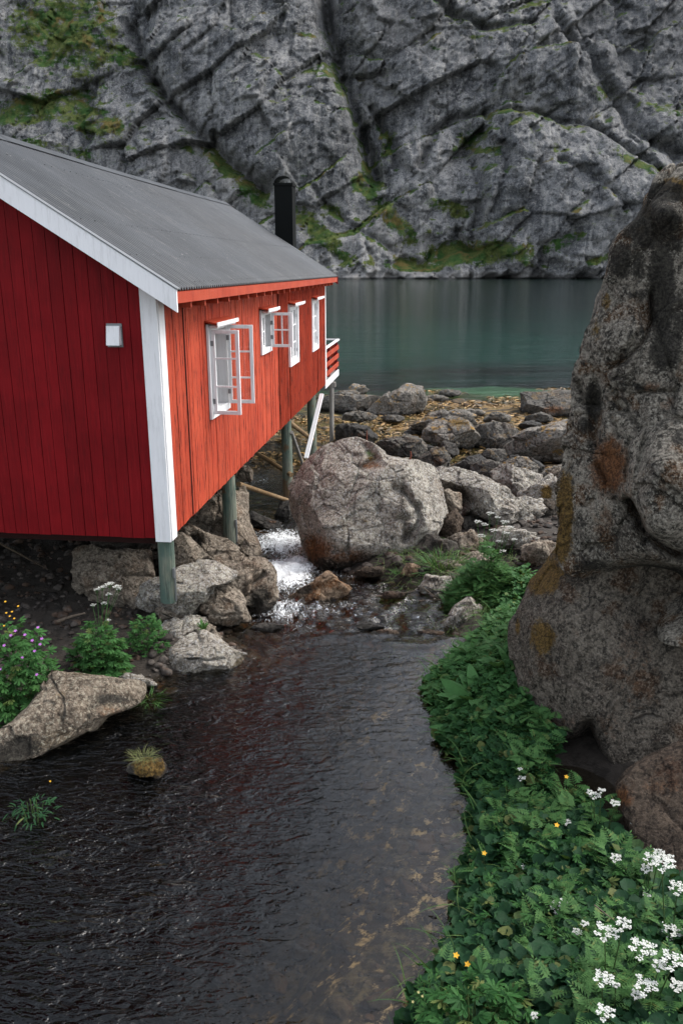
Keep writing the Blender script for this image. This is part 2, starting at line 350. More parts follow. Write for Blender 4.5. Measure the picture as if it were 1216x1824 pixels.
M['greywood']=paint('grey_wood',(.30,.28,.25),(.42,.40,.37),(.10,.09,.08),.5,.8,.8)
def pile_mat():
    t=NT('treated_pile'); p=t.coord('Object'); wz=t.sep(t.pos())[2]
    g=t.noise(t.mapp(p,(18,18,.8)),1.6,7,.7); n=t.noise(t.mapp(p,(2,2,1)),1.5,5,.6); g2=t.noise(t.mapp(p,(45,45,2.2)),1,4,.7)
    c=t.mix(t.ramp(n,.38,.62),(.085,.135,.11),(.20,.215,.165)); c=t.mix(t.ramp(g,.52,.68,0,.6),c,(.34,.33,.25)); c=t.mix(t.ramp(g2,.56,.66,0,.8),c,(.025,.03,.025))
    c=t.mix(t.ramp(t.noise(p,2.2,3,.6),.60,.68,0,.8),c,(.16,.085,.035))
    return t.fin(c,.8,t.bump(t.math('ADD',g,g2),.7,.02))
M['pile']=pile_mat()
M['pole']=paint('brown_pole',(.20,.125,.06),(.33,.23,.13),(.05,.03,.02),.6,.8,.75)
def roof_mat():
    t=NT('corrugated_roof'); p=t.coord('Object'); n=t.noise(p,.8,6,.65); s=t.noise(t.mapp(p,(1,14,1)),.7,6,.7); f=t.noise(p,16,4,.7)
    c=t.mix(t.ramp(n,.35,.65),(.040,.045,.051),(.060,.066,.074)); c=t.mix(t.ramp(s,.5,.68,0,.5),c,(.095,.097,.10)); c=t.mix(t.ramp(s,.46,.34,0,.5),c,(.036,.038,.041))
    c=t.mix(t.ramp(f,.64,.70,0,.6),c,(.20,.195,.19)); xy=t.sep(p); bk=t.math('FLOOR',t.math('MULTIPLY',xy[1],1.02)); wn_=t.n.new('ShaderNodeTexWhiteNoise'); wn_.noise_dimensions='1D'; t.l.new(bk,wn_.inputs['W']); c=t.mix(t.math('MULTIPLY',wn_.outputs[0],.35),c,(.035,.038,.042)); lp=t.noise(t.mapp(p,(.6,6,1)),3,6,.75); c=t.mix(t.ramp(lp,.56,.66,0,.4),c,(.15,.148,.14))
    return t.fin(c,.52,t.bump(f,.15,.004),spec=.2,metal=.0)
M['roof']=roof_mat()
M['screw']=NT('screw_dark').fin((.03,.03,.032),.5)
M['black']=NT('black_metal').fin((.003,.004,.004),.6,spec=.08)
M['blackedge']=NT('black_metal_edge').fin((.004,.005,.005),.6,spec=.08)
def glass():
    t=NT('window_glass'); gl=t.n.new('ShaderNodeBsdfGlossy'); gl.inputs['Roughness'].default_value=.02
    fr=t.n.new('ShaderNodeFresnel'); fr.inputs[0].default_value=1.5; tr=t.n.new('ShaderNodeBsdfTransparent'); tr.inputs[0].default_value=(.90,.93,.93,1)
    m=t.n.new('ShaderNodeMixShader'); t.l.new(fr.outputs[0],m.inputs[0]); t.l.new(tr.outputs[0],m.inputs[1]); t.l.new(gl.outputs[0],m.inputs[2]); t.l.new(m.outputs[0],t.out.inputs[0]); return t.m
M['glass']=glass()
M['curtain']=NT('curtain').fin((.62,.61,.60),.9)
M['interior']=NT('interior').fin((.06,.055,.05),.9)
M['metal']=NT('galvanised').fin((.25,.26,.27),.45,metal=.6)
# --- plants
def leaf_mat(name,a,b,c3,vein=True,rough=.5):
    t=NT(name); rn=t.rnd(); p=t.pos(); n=t.noise(p,3.,3,.6); n2=t.noise(p,60,3,.6)
    c=t.mix(rn,a,b); c=t.mix(t.ramp(n,.45,.65,0,.7),c,c3); c=t.mix(t.ramp(t.sep(p)[1],5.5,8.5,0,.65),c,(.06,.165,.045)); c=t.mix(t.ramp(rn,.93,.97,0,.5),c,(.20,.19,.06)); c=t.mix(t.ramp(n2,.4,.6,0,.25),c,tuple(x*.5 for x in a))
    t.fin(c,max(rough,.62),t.bump(n2,.4,.006),spec=.14,k=.85)
    t.b.inputs['Transmission Weight'].default_value=0
    tl=t.n.new('ShaderNodeBsdfTranslucent'); t.l.new(t.mix(.5,c,(.10,.16,.02)),tl.inputs[0]); m=t.n.new('ShaderNodeMixShader'); m.inputs[0].default_value=.22
    t.l.new(t.b.outputs[0],m.inputs[1]); t.l.new(tl.outputs[0],m.inputs[2]); t.l.new(m.outputs[0],t.out.inputs[0])
    return t.m
M['marigold']=leaf_mat('marigold_leaf',(.007,.036,.014),(.024,.080,.028),(.014,.050,.022))
M['geran']=leaf_mat('geranium_leaf',(.014,.060,.014),(.040,.125,.030),(.026,.078,.018),rough=.6)
M['fern']=leaf_mat('feathery_leaf',(.034,.10,.028),(.085,.185,.052),(.055,.13,.038),rough=.6)
M['dock']=leaf_mat('dock_leaf',(.040,.120,.034),(.090,.210,.065),(.06,.15,.05))
M['grass']=leaf_mat('grass_blade',(.035,.10,.025),(.11,.18,.05),(.09,.12,.04),rough=.6)
M['drygrass']=leaf_mat('dry_grass',(.12,.13,.05),(.28,.25,.12),(.18,.17,.08),rough=.7)
M['stem']=leaf_mat('stem_green',(.05,.10,.03),(.09,.14,.05),(.07,.10,.04),rough=.6)
M['petal']=NT('white_petal').fin((.60,.61,.56),.7)
M['yellow']=NT('yellow_petal').fin((.75,.40,.02),.6)
M['purple']=NT('purple_petal').fin((.42,.14,.48),.6)
M['twig']=paint('dead_twig',(.13,.10,.075),(.26,.21,.16),(.04,.03,.02),.4,.6,.85)
M['twigred']=NT('rusty_iron').fin((.20,.06,.035),.8)

# ================================================================== SETTING
# stream shoreline as world polylines, derived from where the banks stand
def wlevel(y): return np.interp(y,[-50,9.6,10.2,11.5,12.6,14.,16.,20.,24,60],[.6,.6,.53,.46,.33,.18,.10,.03,-.03,-.2])
YL=np.array([-50,2,4.,5.2,6.2,7.7,8.4,9.05,10.2,11.0,12.,13.3,15.,17,20,24,30,60]); XLs=np.array([-10,-8,-6.5,-5.2,-4.3,-3.0,-2.1,-1.15,-1.5,-1.05,-1.1,-1.4,-1.6,-2.4,-7,-16,-30,-60])
YRr=np.array([-50,2,4.,4.8,6.03,7.37,8.18,9.16,10.4,11.3,11.9,12.5,14,16,18,20,24,30,60]); XRs=np.array([1.5,.3,.46,.80,1.17,1.08,1.05,1.5,1.48,1.3,.8,-.05,-.3,-.2,.4,2.2,10,30,60])
def ground_h(x,y,raw=False):
    xl=np.interp(y,YL,XLs); xr=np.interp(y,YRr,XRs); W=wlevel(y)
    p=np.stack([x,y,x*0],1)
    wob=fbm(p*1.1,3,5)*.22
    s=np.minimum(x-xl,xr-x)+wob
    lf=np.clip((xr-x)/1.9-.35,0,1)*sstep(10.5,9,y); bedd=np.clip(.10+(.35+.5*lf)*s,.05,.50+.75*lf)*sstep(24,18,y)+.1*sstep(18,24,y)
    bed=W-bedd
    dl=np.maximum(xl-x-wob,0); dr=np.maximum(x-xr-wob,0)
    capL=np.interp(y,[2,6,9,14,18,24,40],[.7,.66,.70,.8,.5,-.1,-.4])
    capR=np.interp(y,[2,4,5,7,9,12,16,20,26,40],[1.25,1.05,.75,.68,.72,.62,.42,.15,.0,-.4])
    bl=np.minimum(W-.05+np.interp(y,[5,8,9.5],[.05,.12,.3])*dl,np.maximum(capL,W-.05)+.03*dl); br=np.minimum(W-.05+.55*dr,np.maximum(capR,W-.05)+.03*dr)
    land=np.where(x<(xl+xr)/2,bl,br)
    h=np.where(s>0,bed,land)
    # tidal flats and seabed
    fl=-.06+fbm(p*.45,4,11)*.16+fbm(p*2.2,3,12)*.05
    fl=fl-np.interp(y+fbm(p*.16,3,13)*7,[0,31,36,44,60,90,400,470],[0,0,.16,1.2,3.5,8,8,0.0])
    k=sstep(19,24,y); side=sstep(14,34,np.abs(x-2))*sstep(70,40,y)
    h=h*(1-k)+fl*k+side*2.2*(1-sstep(34,60,y))
    h=h+fbm(p*2.,4,21)*.06*(1-k)+ridged(p*5.,3,22)*.025*(1-k)
    h=h-.55*np.exp(-((x-2.1)/.35)**2-((y-6.25)/.42)**2)
    h=h+np.where(y>395,sstep(395,440,y)*6,0)
    if raw: return h
    return h,s
def grid(xs,ys):
    X,Y=np.meshgrid(xs,ys); n,m=X.shape
    idx=np.arange(n*m).reshape(n,m)
    Fq=np.stack([idx[:-1,:-1],idx[:-1,1:],idx[1:,1:],idx[1:,:-1]],-1).reshape(-1,4)
    return X.ravel(),Y.ravel(),Fq
xs=np.concatenate([-np.geomspace(700,9,26),np.arange(-8.8,8.8,.075),np.geomspace(9,700,26)])
ys=np.concatenate([-np.geomspace(60,1,8),np.arange(0,22,.075),np.arange(22,40,.14),np.geomspace(40.5,480,34)])
X,Y,Fq=grid(xs,ys); H,S=ground_h(X,Y)
wr=sstep(19.5,23.5,Y); 
o=mesh_np('ground',np.stack([X,Y,H],1),Fq,M['ground'],{'wet':sstep(-.15,.05,S)*sstep(wlevel(Y)+.06,wlevel(Y)-.02,H)*(1-wr),'wrack':wr})
tag(o,kind='structure')
# stream sheet
def foam_amt(x,y):
    f=np.zeros_like(x)
    for (cx,cy,rx,ry,a) in [(*at_z(513,1010,.42)[:2],.42,1.15,1.25),(*at_z(500,960,.25)[:2],.55,.9,.95),(*at_z(500,1090,.48)[:2],.45,.5,.6),(*at_z(545,1085,.5)[:2],.8,.4,.32),(*at_z(640,1010,.46)[:2],.9,.25,.35),(*at_z(455,850,.1)[:2],.8,.8,.28)]:
        f=np.maximum(f,a*np.exp(-(((x-cx)/rx)**2+((y-cy)/ry)**2)))
    return f
xs=np.concatenate([np.arange(-9.,-3,.12),np.arange(-3,2.2,.035),np.arange(2.2,4,.15)]); ys=np.concatenate([np.arange(-8,3,.2),np.arange(3,9,.05),np.arange(9,15.5,.03),np.arange(15.5,26,.12)])
X,Y,Fq=grid(xs,ys); fo=foam_amt(X,Y); p=np.stack([X,Y,X*0],1)
rgh=np.clip(.08+1.0*sstep(.2,-1.8,X-.22*(Y-6))+.55*sstep(9.3,10.,Y),0,1.1)*(.75+.5*fbm(p*.7,3,31))
rgh=np.clip(rgh,.05,1.3)*(1-.5*sstep(15,20,Y))
rapid=sstep(9.4,10.,Y)*sstep(15.,12.5,Y)
Z=wlevel(Y)+fbm(p*np.array([2.2,3.,1]),3,33)*.022*rgh+fbm(p*5.5,4,34)*.085*rapid+ridged(p*4,3,36)*.10*np.clip(fo,0,1)+fo*.03
Z=Z+.03*np.exp(-((Y-9.45-.25*fbm(p*1.2,2,37))/.12)**2)*sstep(-1.2,.2,X)
dep=np.clip(Z-ground_h(X,Y,True),0,2)
o=mesh_np('stream_water',np.stack([X,Y,Z],1),Fq,M['stream'],{'foam':fo,'rough':rgh,'depth':dep}); tag(o,kind='structure')
# sea
xs=np.concatenate([-np.geomspace(700,30,16),np.arange(-29,30,.5),np.geomspace(30,700,16)]); ys=np.concatenate([np.arange(19,48,.3),np.geomspace(48.5,470,60)])
X,Y,Fq=grid(xs,ys); p=np.stack([X,Y,X*0],1)
o=mesh_np('sea_water',np.stack([X,Y,X*0+.0],1),Fq,M['sea'],{'depth':np.clip(-ground_h(X,Y,True)/3.4,0,1)}); tag(o,kind='structure')

# ------------------------------------------------------------------ mountain
YB=425.
def msheet(px,py):   # photo direction -> (X,z) on the base slope
    r=ray(px,py); a,b=r[0]/r[1],r[2]/r[1]; Yw=(YB-.55*0+.55*5.1)/(1-.55*b) if True else 0
    z=5.1+b*Yw; Yw=YB+.55*z; return a*Yw,5.1+b*Yw
def build_mountain():
    xs=np.concatenate([np.linspace(-900,-262,36),np.arange(-260,-205,2.5),np.arange(-204,232,.85),np.arange(234,300,3),np.linspace(303,950,36)])
    zs=np.concatenate([np.arange(-9,0,1.5),np.arange(0,150,.75),np.arange(150,200,3),np.linspace(206,900,50)])
    X,Zz,Fq=grid(xs,zs)
    top=np.interp(X,[-900,-260,-110,-20,60,160,300,900],[900,880,760,400,235,215,240,300])
    z=np.where(Zz>150,150+(Zz-150)*(top-150)/750,Zz)
    z=z+np.where(Zz>200,1,0)*0
    q=np.stack([X*.012,z*.012,X*0],1)
    wx=fbm(q*2.2,4,41)*16; wz=fbm(q*2.2+7,4,42)*13
    q2=np.stack([X,z,X*0],1)
    wx+=fbm(q2*.11,3,43)*3.; wz+=fbm(q2*.11+3,3,44)*3.
    Xw,zw=X+wx,z+wz
    def dome(cx,cy,rx,ry,h,ang=0,pw=.5):
        a,b=msheet(cx,cy); sx=.34; rx*=.33; ry*=.36
        dx,dz=Xw-a,zw-b; c,s=math.cos(R_(ang)),math.sin(R_(ang)); u=(dx*c+dz*s)/rx; v=(-dx*s+dz*c)/ry
        r=u*u+v*v; return np.where(r<1,h*(1-np.clip(r,0,1))**pw,-np.minimum(r-1,3)*6)
    D=[dome(445,120,175,235,34,8),dome(520,230,110,140,33,-6),dome(800,70,250,120,30,-22),dome(960,130,190,80,28,-30),
       dome(1000,340,180,135,42,-8),dome(920,300,95,90,38),dome(230,300,300,120,20,-34),dome(370,330,230,70,22,-36),dome(80,90,190,170,16,-20),
       dome(590,400,120,120,20,-35),dome(1150,60,170,210,14,10),dome(735,320,80,100,22,5),dome(840,478,90,22,20),dome(1030,470,110,34,28),
       dome(1190,250,120,50,28,-25),dome(680,482,110,18,14),dome(650,240,45,120,14,-10),dome(760,180,110,60,22,-25),dome(450,440,140,60,14,-30),dome(700,380,60,90,12,-40),
       dome(200,120,120,90,15,-40),dome(130,220,170,60,18,-25),dome(560,-260,420,260,30),dome(1000,-260,380,240,26),dome(-100,-200,350,330,26)]
    D=np.array(D); m=D.max(0); k=3.0
    off=m+np.log(np.exp((D-m)/k).sum(0))*k
    off=np.maximum(off,-14)
    # deep gullies and overhang lines
    def pl(pts): return [msheet(*p_) for p_ in pts]
    def dist(pts):
        d=np.full(len(X),1e9); P_=pl(pts)
        for (a,b),(c,e) in zip(P_[:-1],P_[1:]):
            vx,vz=c-a,e-b; t=np.clip(((X+wx*.25-a)*vx+(z+wz*.25-b)*vz)/(vx*vx+vz*vz),0,1)
            d=np.minimum(d,np.hypot(X+wx*.25-a-t*vx,z+wz*.25-b-t*vz))
        return d
    darkm=np.zeros(len(X))
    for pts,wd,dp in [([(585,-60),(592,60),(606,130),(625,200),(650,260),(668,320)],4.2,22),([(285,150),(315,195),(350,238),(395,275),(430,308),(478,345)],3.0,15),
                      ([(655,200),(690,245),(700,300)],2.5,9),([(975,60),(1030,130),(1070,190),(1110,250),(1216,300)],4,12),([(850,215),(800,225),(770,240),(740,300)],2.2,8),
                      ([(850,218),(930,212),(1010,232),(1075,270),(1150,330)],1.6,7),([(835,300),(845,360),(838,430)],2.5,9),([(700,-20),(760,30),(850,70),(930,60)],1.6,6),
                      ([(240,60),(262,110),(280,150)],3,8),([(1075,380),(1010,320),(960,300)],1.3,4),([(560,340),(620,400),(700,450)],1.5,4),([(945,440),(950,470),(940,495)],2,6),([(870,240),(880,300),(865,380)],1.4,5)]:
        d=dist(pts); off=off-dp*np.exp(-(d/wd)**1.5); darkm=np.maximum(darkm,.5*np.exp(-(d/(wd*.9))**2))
    # fractured surface
    c,s=math.cos(.6),math.sin(.6)
    ua,va=(X*c+z*s),(-X*s+z*c); ub,vb=(X*c-z*s),(X*s+z*c); p3=np.stack([X,off*.6,z],1)
    off=off+ridged(p3*np.array([.03,.03,.018]),4,51)*3.2
    wv=np.stack([wx,wz*0,wz],1)*.35
    off=off+facets_(np.stack([ua*.020,off*.010,va*.05],1)+wv*.012,61,.03,.12)*7.5
    off=off+facets_(np.stack([ub*.075,off*.02,vb*.045],1)+wv*.014,62,.05,.16)*2.6
    off=off+facets_(np.stack([ua*.11,off*.03,va*.19],1)+wv*.02,63,.06,.18)*1.5
    off=off+facets_(np.stack([X*.42,off*.08,z*.22],1)+wv*.03,64,.08)*.75
    off=off+ridged(np.stack([X*.20+wx*.05,off*.04,z*.03+wz*.02],1),3,57)*.9
    pd=np.stack([ua*.03,off*.03,va*.16],1); off=off-2.6*np.clip(ridged(pd,4,58)-.3,0,1); pe=np.stack([ub*.02,off*.03,vb*.09],1); off=off-2.4*np.clip(ridged(pe,4,59)-.3,0,1)
    off=off+fbm(p3*.8,3,60)*.3
    # shoreline skirt
    off=off+sstep(16,-3,z)*(5+fbm(q2*np.array([.05,0,0]),3,56)*7+facets_(np.stack([X*.12,z*.2,X*0],1),66,.08)*3.5)
    Yw=YB+.55*z-off
    Yw=Yw+np.where(z>190,(z-190)*.12,0)
    V=np.stack([X,Yw,z],1)
    # vegetation attribute
    g=np.zeros(len(X)); PX,PY=project(V)
    n=fbm(q2*.05,4,71); 
    def blob(cx,cy,rx,ry,a,ang=0):
        c,s=math.cos(R_(ang)),math.sin(R_(ang)); u=((PX-cx)*c+(PY-cy)*s)/rx; v=(-(PX-cx)*s+(PY-cy)*c)/ry
        return a*np.exp(-(u*u+v*v)**1.3)
    for b_ in [(115,50,110,100,1.,35),(210,95,50,26,.75,25),(70,190,120,34,.95,-12),(160,215,90,34,.75,10),(75,8,45,16,.6,0),(90,262,120,14,.7,12),(330,262,40,10,.7,30),(400,300,60,8,.6,35),
               (455,350,45,16,.9,35),(560,405,80,20,1.,42),(590,372,26,8,.7,30),(640,325,20,22,.95,30),(670,360,26,40,.75,-30),(700,390,80,20,.95,45),(740,440,40,20,.5,30),
               (720,470,50,16,.9,0),(615,460,34,16,.8,20),(655,470,20,10,.7,0),(850,450,110,26,1.2,0),(800,370,60,18,.8,15),(730,340,40,12,.5,20),(900,440,40,12,.9,20),(1000,432,55,13,.95,-22),(1075,460,40,9,.9,-20),
               (690,250,20,40,.55,10),(830,250,35,30,.6,20),(870,310,14,50,.45,10),(990,262,10,12,.8,0),(1130,290,60,12,.7,28),(1190,310,40,12,.8,25),(1070,165,22,26,.6,20),(1160,190,60,10,.5,15),
               (545,62,26,7,.7,10),(850,65,30,8,.6,0),(775,88,22,6,.6,20),(500,165,20,5,.3,0),(770,480,50,8,.6,0),(940,462,20,20,.7,0),(1190,225,40,14,.5,0),(770,405,40,30,.5,20)]:
        g=np.maximum(g,blob(*b_))
    G2=Yw.reshape(len(zs),len(xs)); zz2=z.reshape(G2.shape); sl=np.gradient(G2,axis=0)/np.maximum(np.gradient(zz2,axis=0),.2); sl=sl.copy()
    for _ in range(2): sl[1:-1,1:-1]=(sl[1:-1,1:-1]*2+sl[:-2,1:-1]+sl[2:,1:-1]+sl[1:-1,:-2]+sl[1:-1,2:])/6
    ledge=sstep(.95,1.9,sl.ravel()); ledge*=(z>3)
    g=np.maximum(g*(.45+.75*ledge)+.15*(g>.5),ledge*(.34+.30*sstep(-.2,.3,fbm(q2*.022,3,72)))*np.interp(PX,[0,300,700,1216],[1.45,1.05,1.1,.9])*np.interp(PY,[0,300,480],[.75,.95,1.2]))
    g=g+n*.16; far=np.where((PY<-10)|(PX<-30)|(PX>1250),sstep(.1,.4,n)*.8,0); g=np.maximum(g,far)
    g=g*sstep(1.5,4,z)
    pale=np.maximum(blob(765,455,18,45,.9,-35),blob(700,440,20,90,.5,-45)); pale=np.maximum(pale,blob(720,492,260,9,1.)); pale=np.maximum(pale,blob(740,60,120,40,.45,20)); pale=np.maximum(pale,blob(440,330,140,40,.5,35)); pale=np.maximum(pale,blob(930,490,60,6,.7)); pale=np.maximum(pale,blob(600,440,110,50,.35))
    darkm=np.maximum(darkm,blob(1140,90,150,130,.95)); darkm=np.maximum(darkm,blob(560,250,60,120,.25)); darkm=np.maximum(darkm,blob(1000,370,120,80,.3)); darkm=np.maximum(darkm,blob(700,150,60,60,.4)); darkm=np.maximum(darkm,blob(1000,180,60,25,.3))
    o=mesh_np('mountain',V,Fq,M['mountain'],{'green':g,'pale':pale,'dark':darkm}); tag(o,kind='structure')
build_mountain()
# boulders strewn along the far shore are part of the mountain foot; nearer grassy knoll behind the house
def knoll():
    u=np.linspace(-1,1,150); X,Yv,Fq=grid(u,u)
    cx,cy=at_y(20,300,115)[0],115; xx=cx+X*36; yy=cy+Yv*34
    ht=20.5*np.clip(1-(np.abs(X)**2.1+np.abs(Yv)**2.2),0,1)**.6
    tilt=np.interp(xx,[cx-45,cx-10,cx+8,cx+16,cx+30],[1.05,.98,.84,.66,.2]); p=np.stack([xx,yy,ht],1)
    z=ht*tilt-1+fbm(p*.12,4,81)*2.2+ridged(p*.3,3,82)*.6
    g=.62+fbm(p*.15,4,83)*.45
    o=mesh_np('hill',np.stack([xx,yy,z],1),Fq,M['mountain'],{'green':g,'pale':X*0,'dark':X*0}); tag(o,kind='structure')
knoll()
# ================================================================== HOUSE
HA=.1157; HL=13.8; FZ=1.06
house=empty('boathouse',(-2.047,9.368,.95),'red wooden fishing cabin on stilts with grey corrugated roof','cabin',rz=-HA)
ca,sa=math.cos(HA),math.sin(HA)
def hw(x,y,z): # house local -> world
    return (-2.047+x*ca+y*sa, 9.368-x*sa+y*ca, .95+z)
def rl(x): # roof line height at local x
    return FZ+2.85+.623*(.33-x) if x>-2.7 else FZ+2.85+.623*(.33+5.4+x)
WIN=[(1.95,3.0,1.07,2.36),(5.38,6.28,1.61,2.38),(8.13,9.22,1.09,2.37),(11.26,12.32,1.10,2.38)]
rnd=random.Random(4)
# side wall
def strips(y0,y1,wd):
    e=[y0]; 
    while e[-1]<y1-.02: e.append(min(y1,e[-1]+wd*rnd.uniform(.85,1.15)))
    for a,b,_,_ in WIN: e+= [a+.05,b-.05]
    e=sorted(set(round(v,3) for v in e if y0<=v<=y1)); return [(a,b) for a,b in zip(e[:-1],e[1:]) if b-a>.012]
bd=MB(); core=MB(); bat=MB()
for a,b in strips(.17,HL-.04,.135):
    segs=[(FZ-.02,rl(0)-.12)]
    for (wa,wb,z0,z1) in WIN:
        if a>wa+.04 and b<wb-.04: segs=[(FZ-.02,FZ+z0+.05),(FZ+z1-.05,rl(0)-.12)]
    for z0,z1 in segs:
        dx=rnd.uniform(-.004,.004); zb=z0+(rnd.uniform(-.004,.01) if z0<FZ else 0)
        gp=.003 if a<7 else .026; bd.box(-.022+dx,dx,a+gp,b-.003,zb,z1); core.box(-.14,-.024,a,b,z0+.01,z1)
        if a>7.0 and (b-a)>.09: bat.box(.0,.030,a-.020,a+.022,zb,z1-.0)
seams=[(.94,),(7.0,)]
sw=bd.build('side_wall',M['red_side'],house); core.build('wall_core',M['groove'],house); o=bat.build('battens',M['red_side'],sw); tag(o,kind='stuff')
for (ys,) in seams: b=MB(); b.box(.001,.010,ys,ys+.014,FZ,rl(0)-.12); b.build('seam_strip',M['groove'],sw)
# gable walls
gb=MB(); gb2=MB(); x=-.16
while x>-5.38:
    x1=max(-5.4,x-.15*rnd.uniform(.93,1.07)); g=.0035; dy=rnd.uniform(-.004,.003)
    for (gbi,yy0,yy1) in ((gb,0+dy,.022+dy),(gb2,HL-.022,HL)):
        tops=[rl(x1+g)-.1,rl(x-g)-.1]; lo=FZ-.03+rnd.uniform(0,.006)
        if x1<-2.7<x: tops=[min(tops)]*2
        gbi.hexa([(x1+g,yy0,lo),(x-g,yy0,lo),(x-g,yy1,lo),(x1+g,yy1,lo)],[(x1+g,yy0,tops[0]),(x-g,yy0,tops[1]),(x-g,yy1,tops[1]),(x1+g,yy1,tops[0])])
    x=x1
for yy0,yy1 in ((.024,.10),(HL-.10,HL-.024)):
    gc=MB()
    gc.hexa([(-5.39,yy0,FZ-.01),(-2.7,yy0,FZ-.01),(-2.7,yy1,FZ-.01),(-5.39,yy1,FZ-.01)],[(-5.39,yy0,rl(-5.39)-.13),(-2.7,yy0,rl(-2.7)-.13),(-2.7,yy1,rl(-2.7)-.13),(-5.39,yy1,rl(-5.39)-.13)])
    gc.hexa([(-2.7,yy0,FZ-.01),(-.16,yy0,FZ-.01),(-.16,yy1,FZ-.01),(-2.7,yy1,FZ-.01)],[(-2.7,yy0,rl(-2.7)-.13),(-.16,yy0,rl(-.16)-.13),(-.16,yy1,rl(-.16)-.13),(-2.7,yy1,rl(-2.7)-.13)])
    gc.build('wall_core',M['groove'],house)
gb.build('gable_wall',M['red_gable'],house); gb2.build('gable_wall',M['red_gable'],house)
b=MB(); b.box(-5.4,-5.26,.1,HL-.1,FZ,rl(-5.4)-.15); b.build('rear_wall',M['red_side'],house)
b=MB(); b.box(-5.38,-.03,.03,HL-.03,FZ-.04,FZ+.05)
for yy in np.arange(.3,HL,1.2): b.box(-5.3,-.15,yy,yy+.08,FZ-.2,FZ-.045)
b.build('floor',M['groove'],house)
b=MB(); b.box(-2.2,-2.15,.1,HL-.1,FZ+.05,FZ+2.8); b.build('partition',M['interior'],house)
# corner boards
b=MB(); b.box(-.175,.012,-.030,-.004,FZ-.06,rl(-.17)-.14); b.build('corner_board',M['white'],house); b=MB(); b.box(-.012,.026,-.003,.185,FZ-.05,rl(0)-.13); b.build('corner_board',M['white'],house)
b=MB(); b.box(-.14,.012,HL+.003,HL+.028,FZ-.06,rl(-.1)-.15); b.build('corner_board',M['white'],house); b=MB(); b.box(.001,.026,HL-.10,HL+.03,FZ-.05,rl(0)-.13); b.build('corner_board',M['white'],house)
# roof
def roof_side(s):
    per=.098; ny=int((HL+.42)/per*6); ys=np.linspace(-.30,HL+.12,ny); nx=22
    V=[];t=np.linspace(0,1,nx)
    for i,tt in enumerate(t):
        x=-2.7+3.03*tt if s>0 else -2.7-3.03*tt
        z=FZ+2.85+1.887*(1-tt)+ .019*np.cos(ys/per*2*math.pi) + .022
        z=z+ .010*((tt*2.02)%1) - .035*math.sin(math.pi*tt)*0 - .03*np.sin((ys+.3)/(HL+.42)*math.pi)*(1-tt)
        V.append(np.stack([np.full(ny,x),ys,z],1))
    V=np.concatenate(V); idx=np.arange(nx*ny).reshape(nx,ny)
    Fq=np.stack([idx[:-1,:-1],idx[1:,:-1],idx[1:,1:],idx[:-1,1:]],-1).reshape(-1,4)
    if s<0: Fq=Fq[:,::-1]
    return V,Fq.copy(),ys,per
V,Fq,ys,per=roof_side(1); roof=mesh_np('roof',V,Fq,M['roof'],parent=house)
V2,Fq2,_,_=roof_side(-1); mesh_np('roof_slope',V2,Fq2,M['roof'],parent=roof)
sc_=MB()
for tt in (.04,.2,.38,.44,.62,.82,.975):
    for k,yy in enumerate(np.arange(-.25,HL+.1,per*2)):
        x=-2.7+3.03*tt; z=FZ+2.85+1.887*(1-tt)+.036-.03*math.sin((yy+.3)/(HL+.42)*math.pi)*(1-tt); yy=round(yy/per)*per+rnd.uniform(-.006,.006)
        sc_.box(x-.007,x+.007,yy-.007,yy+.007,z-.002,z+.008)
o=sc_.build('roof_screws',M['screw'],roof); tag(o,kind='stuff')
b=MB()
for s in (1,-1):
    for k in range(6):
        ya=-.31+k*(HL+.44)/6; yb=ya+(HL+.44)/6+.04
        for q in range(1):
            def rz(yy): return FZ+2.85+1.887+.052-.03*math.sin(min(1,max(0,(yy+.3)/(HL+.42)))*math.pi)+.004*(k%2)
            b.add([(-2.7,ya,rz(ya)),(-2.7,yb,rz(yb)),(-2.7+s*.16,yb,rz(yb)-.10),(-2.7+s*.16,ya,rz(ya)-.10)],[(0,3,2,1)] if s>0 else [(0,1,2,3)])
b.build('ridge_cap',M['roof'],roof)
# underside boards
b=MB()
for s in (1,-1):
    xe=-2.7+s*3.0
    ze=FZ+2.85-.0; zr=FZ+2.85+1.887
    b.hexa([(-2.7,-.27,zr-.09),(xe,-.27,ze-.07),(xe,HL+.10,ze-.07),(-2.7,HL+.10,zr-.09)],[(-2.7,-.27,zr-.05),(xe,-.27,ze-.03),(xe,HL+.10,ze-.03),(-2.7,HL+.10,zr-.05)])
b.build('soffit',M['red_side'],roof)
def rake(y0,y1,h,mat,name,top=.03):
    b=MB()
    for s in (1,-1):
        xe=-2.7+s*3.045; zr=FZ+2.85+1.887+.01; ze=FZ+2.85-.01
        b.hexa([(-2.7,y0,zr+top-h),(xe,y0,ze+top-h),(xe,y1,ze+top-h),(-2.7,y1,zr+top-h)],[(-2.7,y0,zr+top),(xe,y0,ze+top),(xe,y1,ze+top),(-2.7,y1,zr+top)])
    return b.build(name,mat,roof)
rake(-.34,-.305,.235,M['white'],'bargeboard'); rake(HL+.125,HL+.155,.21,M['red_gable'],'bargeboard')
b=MB()
for s in (1,):
    xe=.36; zr=FZ+2.85+1.887+.045; ze=FZ+2.85+.025
    b.hexa([(-2.7,-.35,zr-.004),(xe,-.35,ze-.004),(xe,-.24,ze-.004),(-2.7,-.24,zr-.004)],[(-2.7,-.35,zr+.006),(xe,-.35,ze+.006),(xe,-.24,ze+.006),(-2.7,-.24,zr+.006)])
b.build('edge_flashing',M['metal'],roof)
b=MB(); b.box(.300,.325,-.30,HL+.12,FZ+2.725,FZ+2.845); b.build('fascia',M['red_trim'],roof)
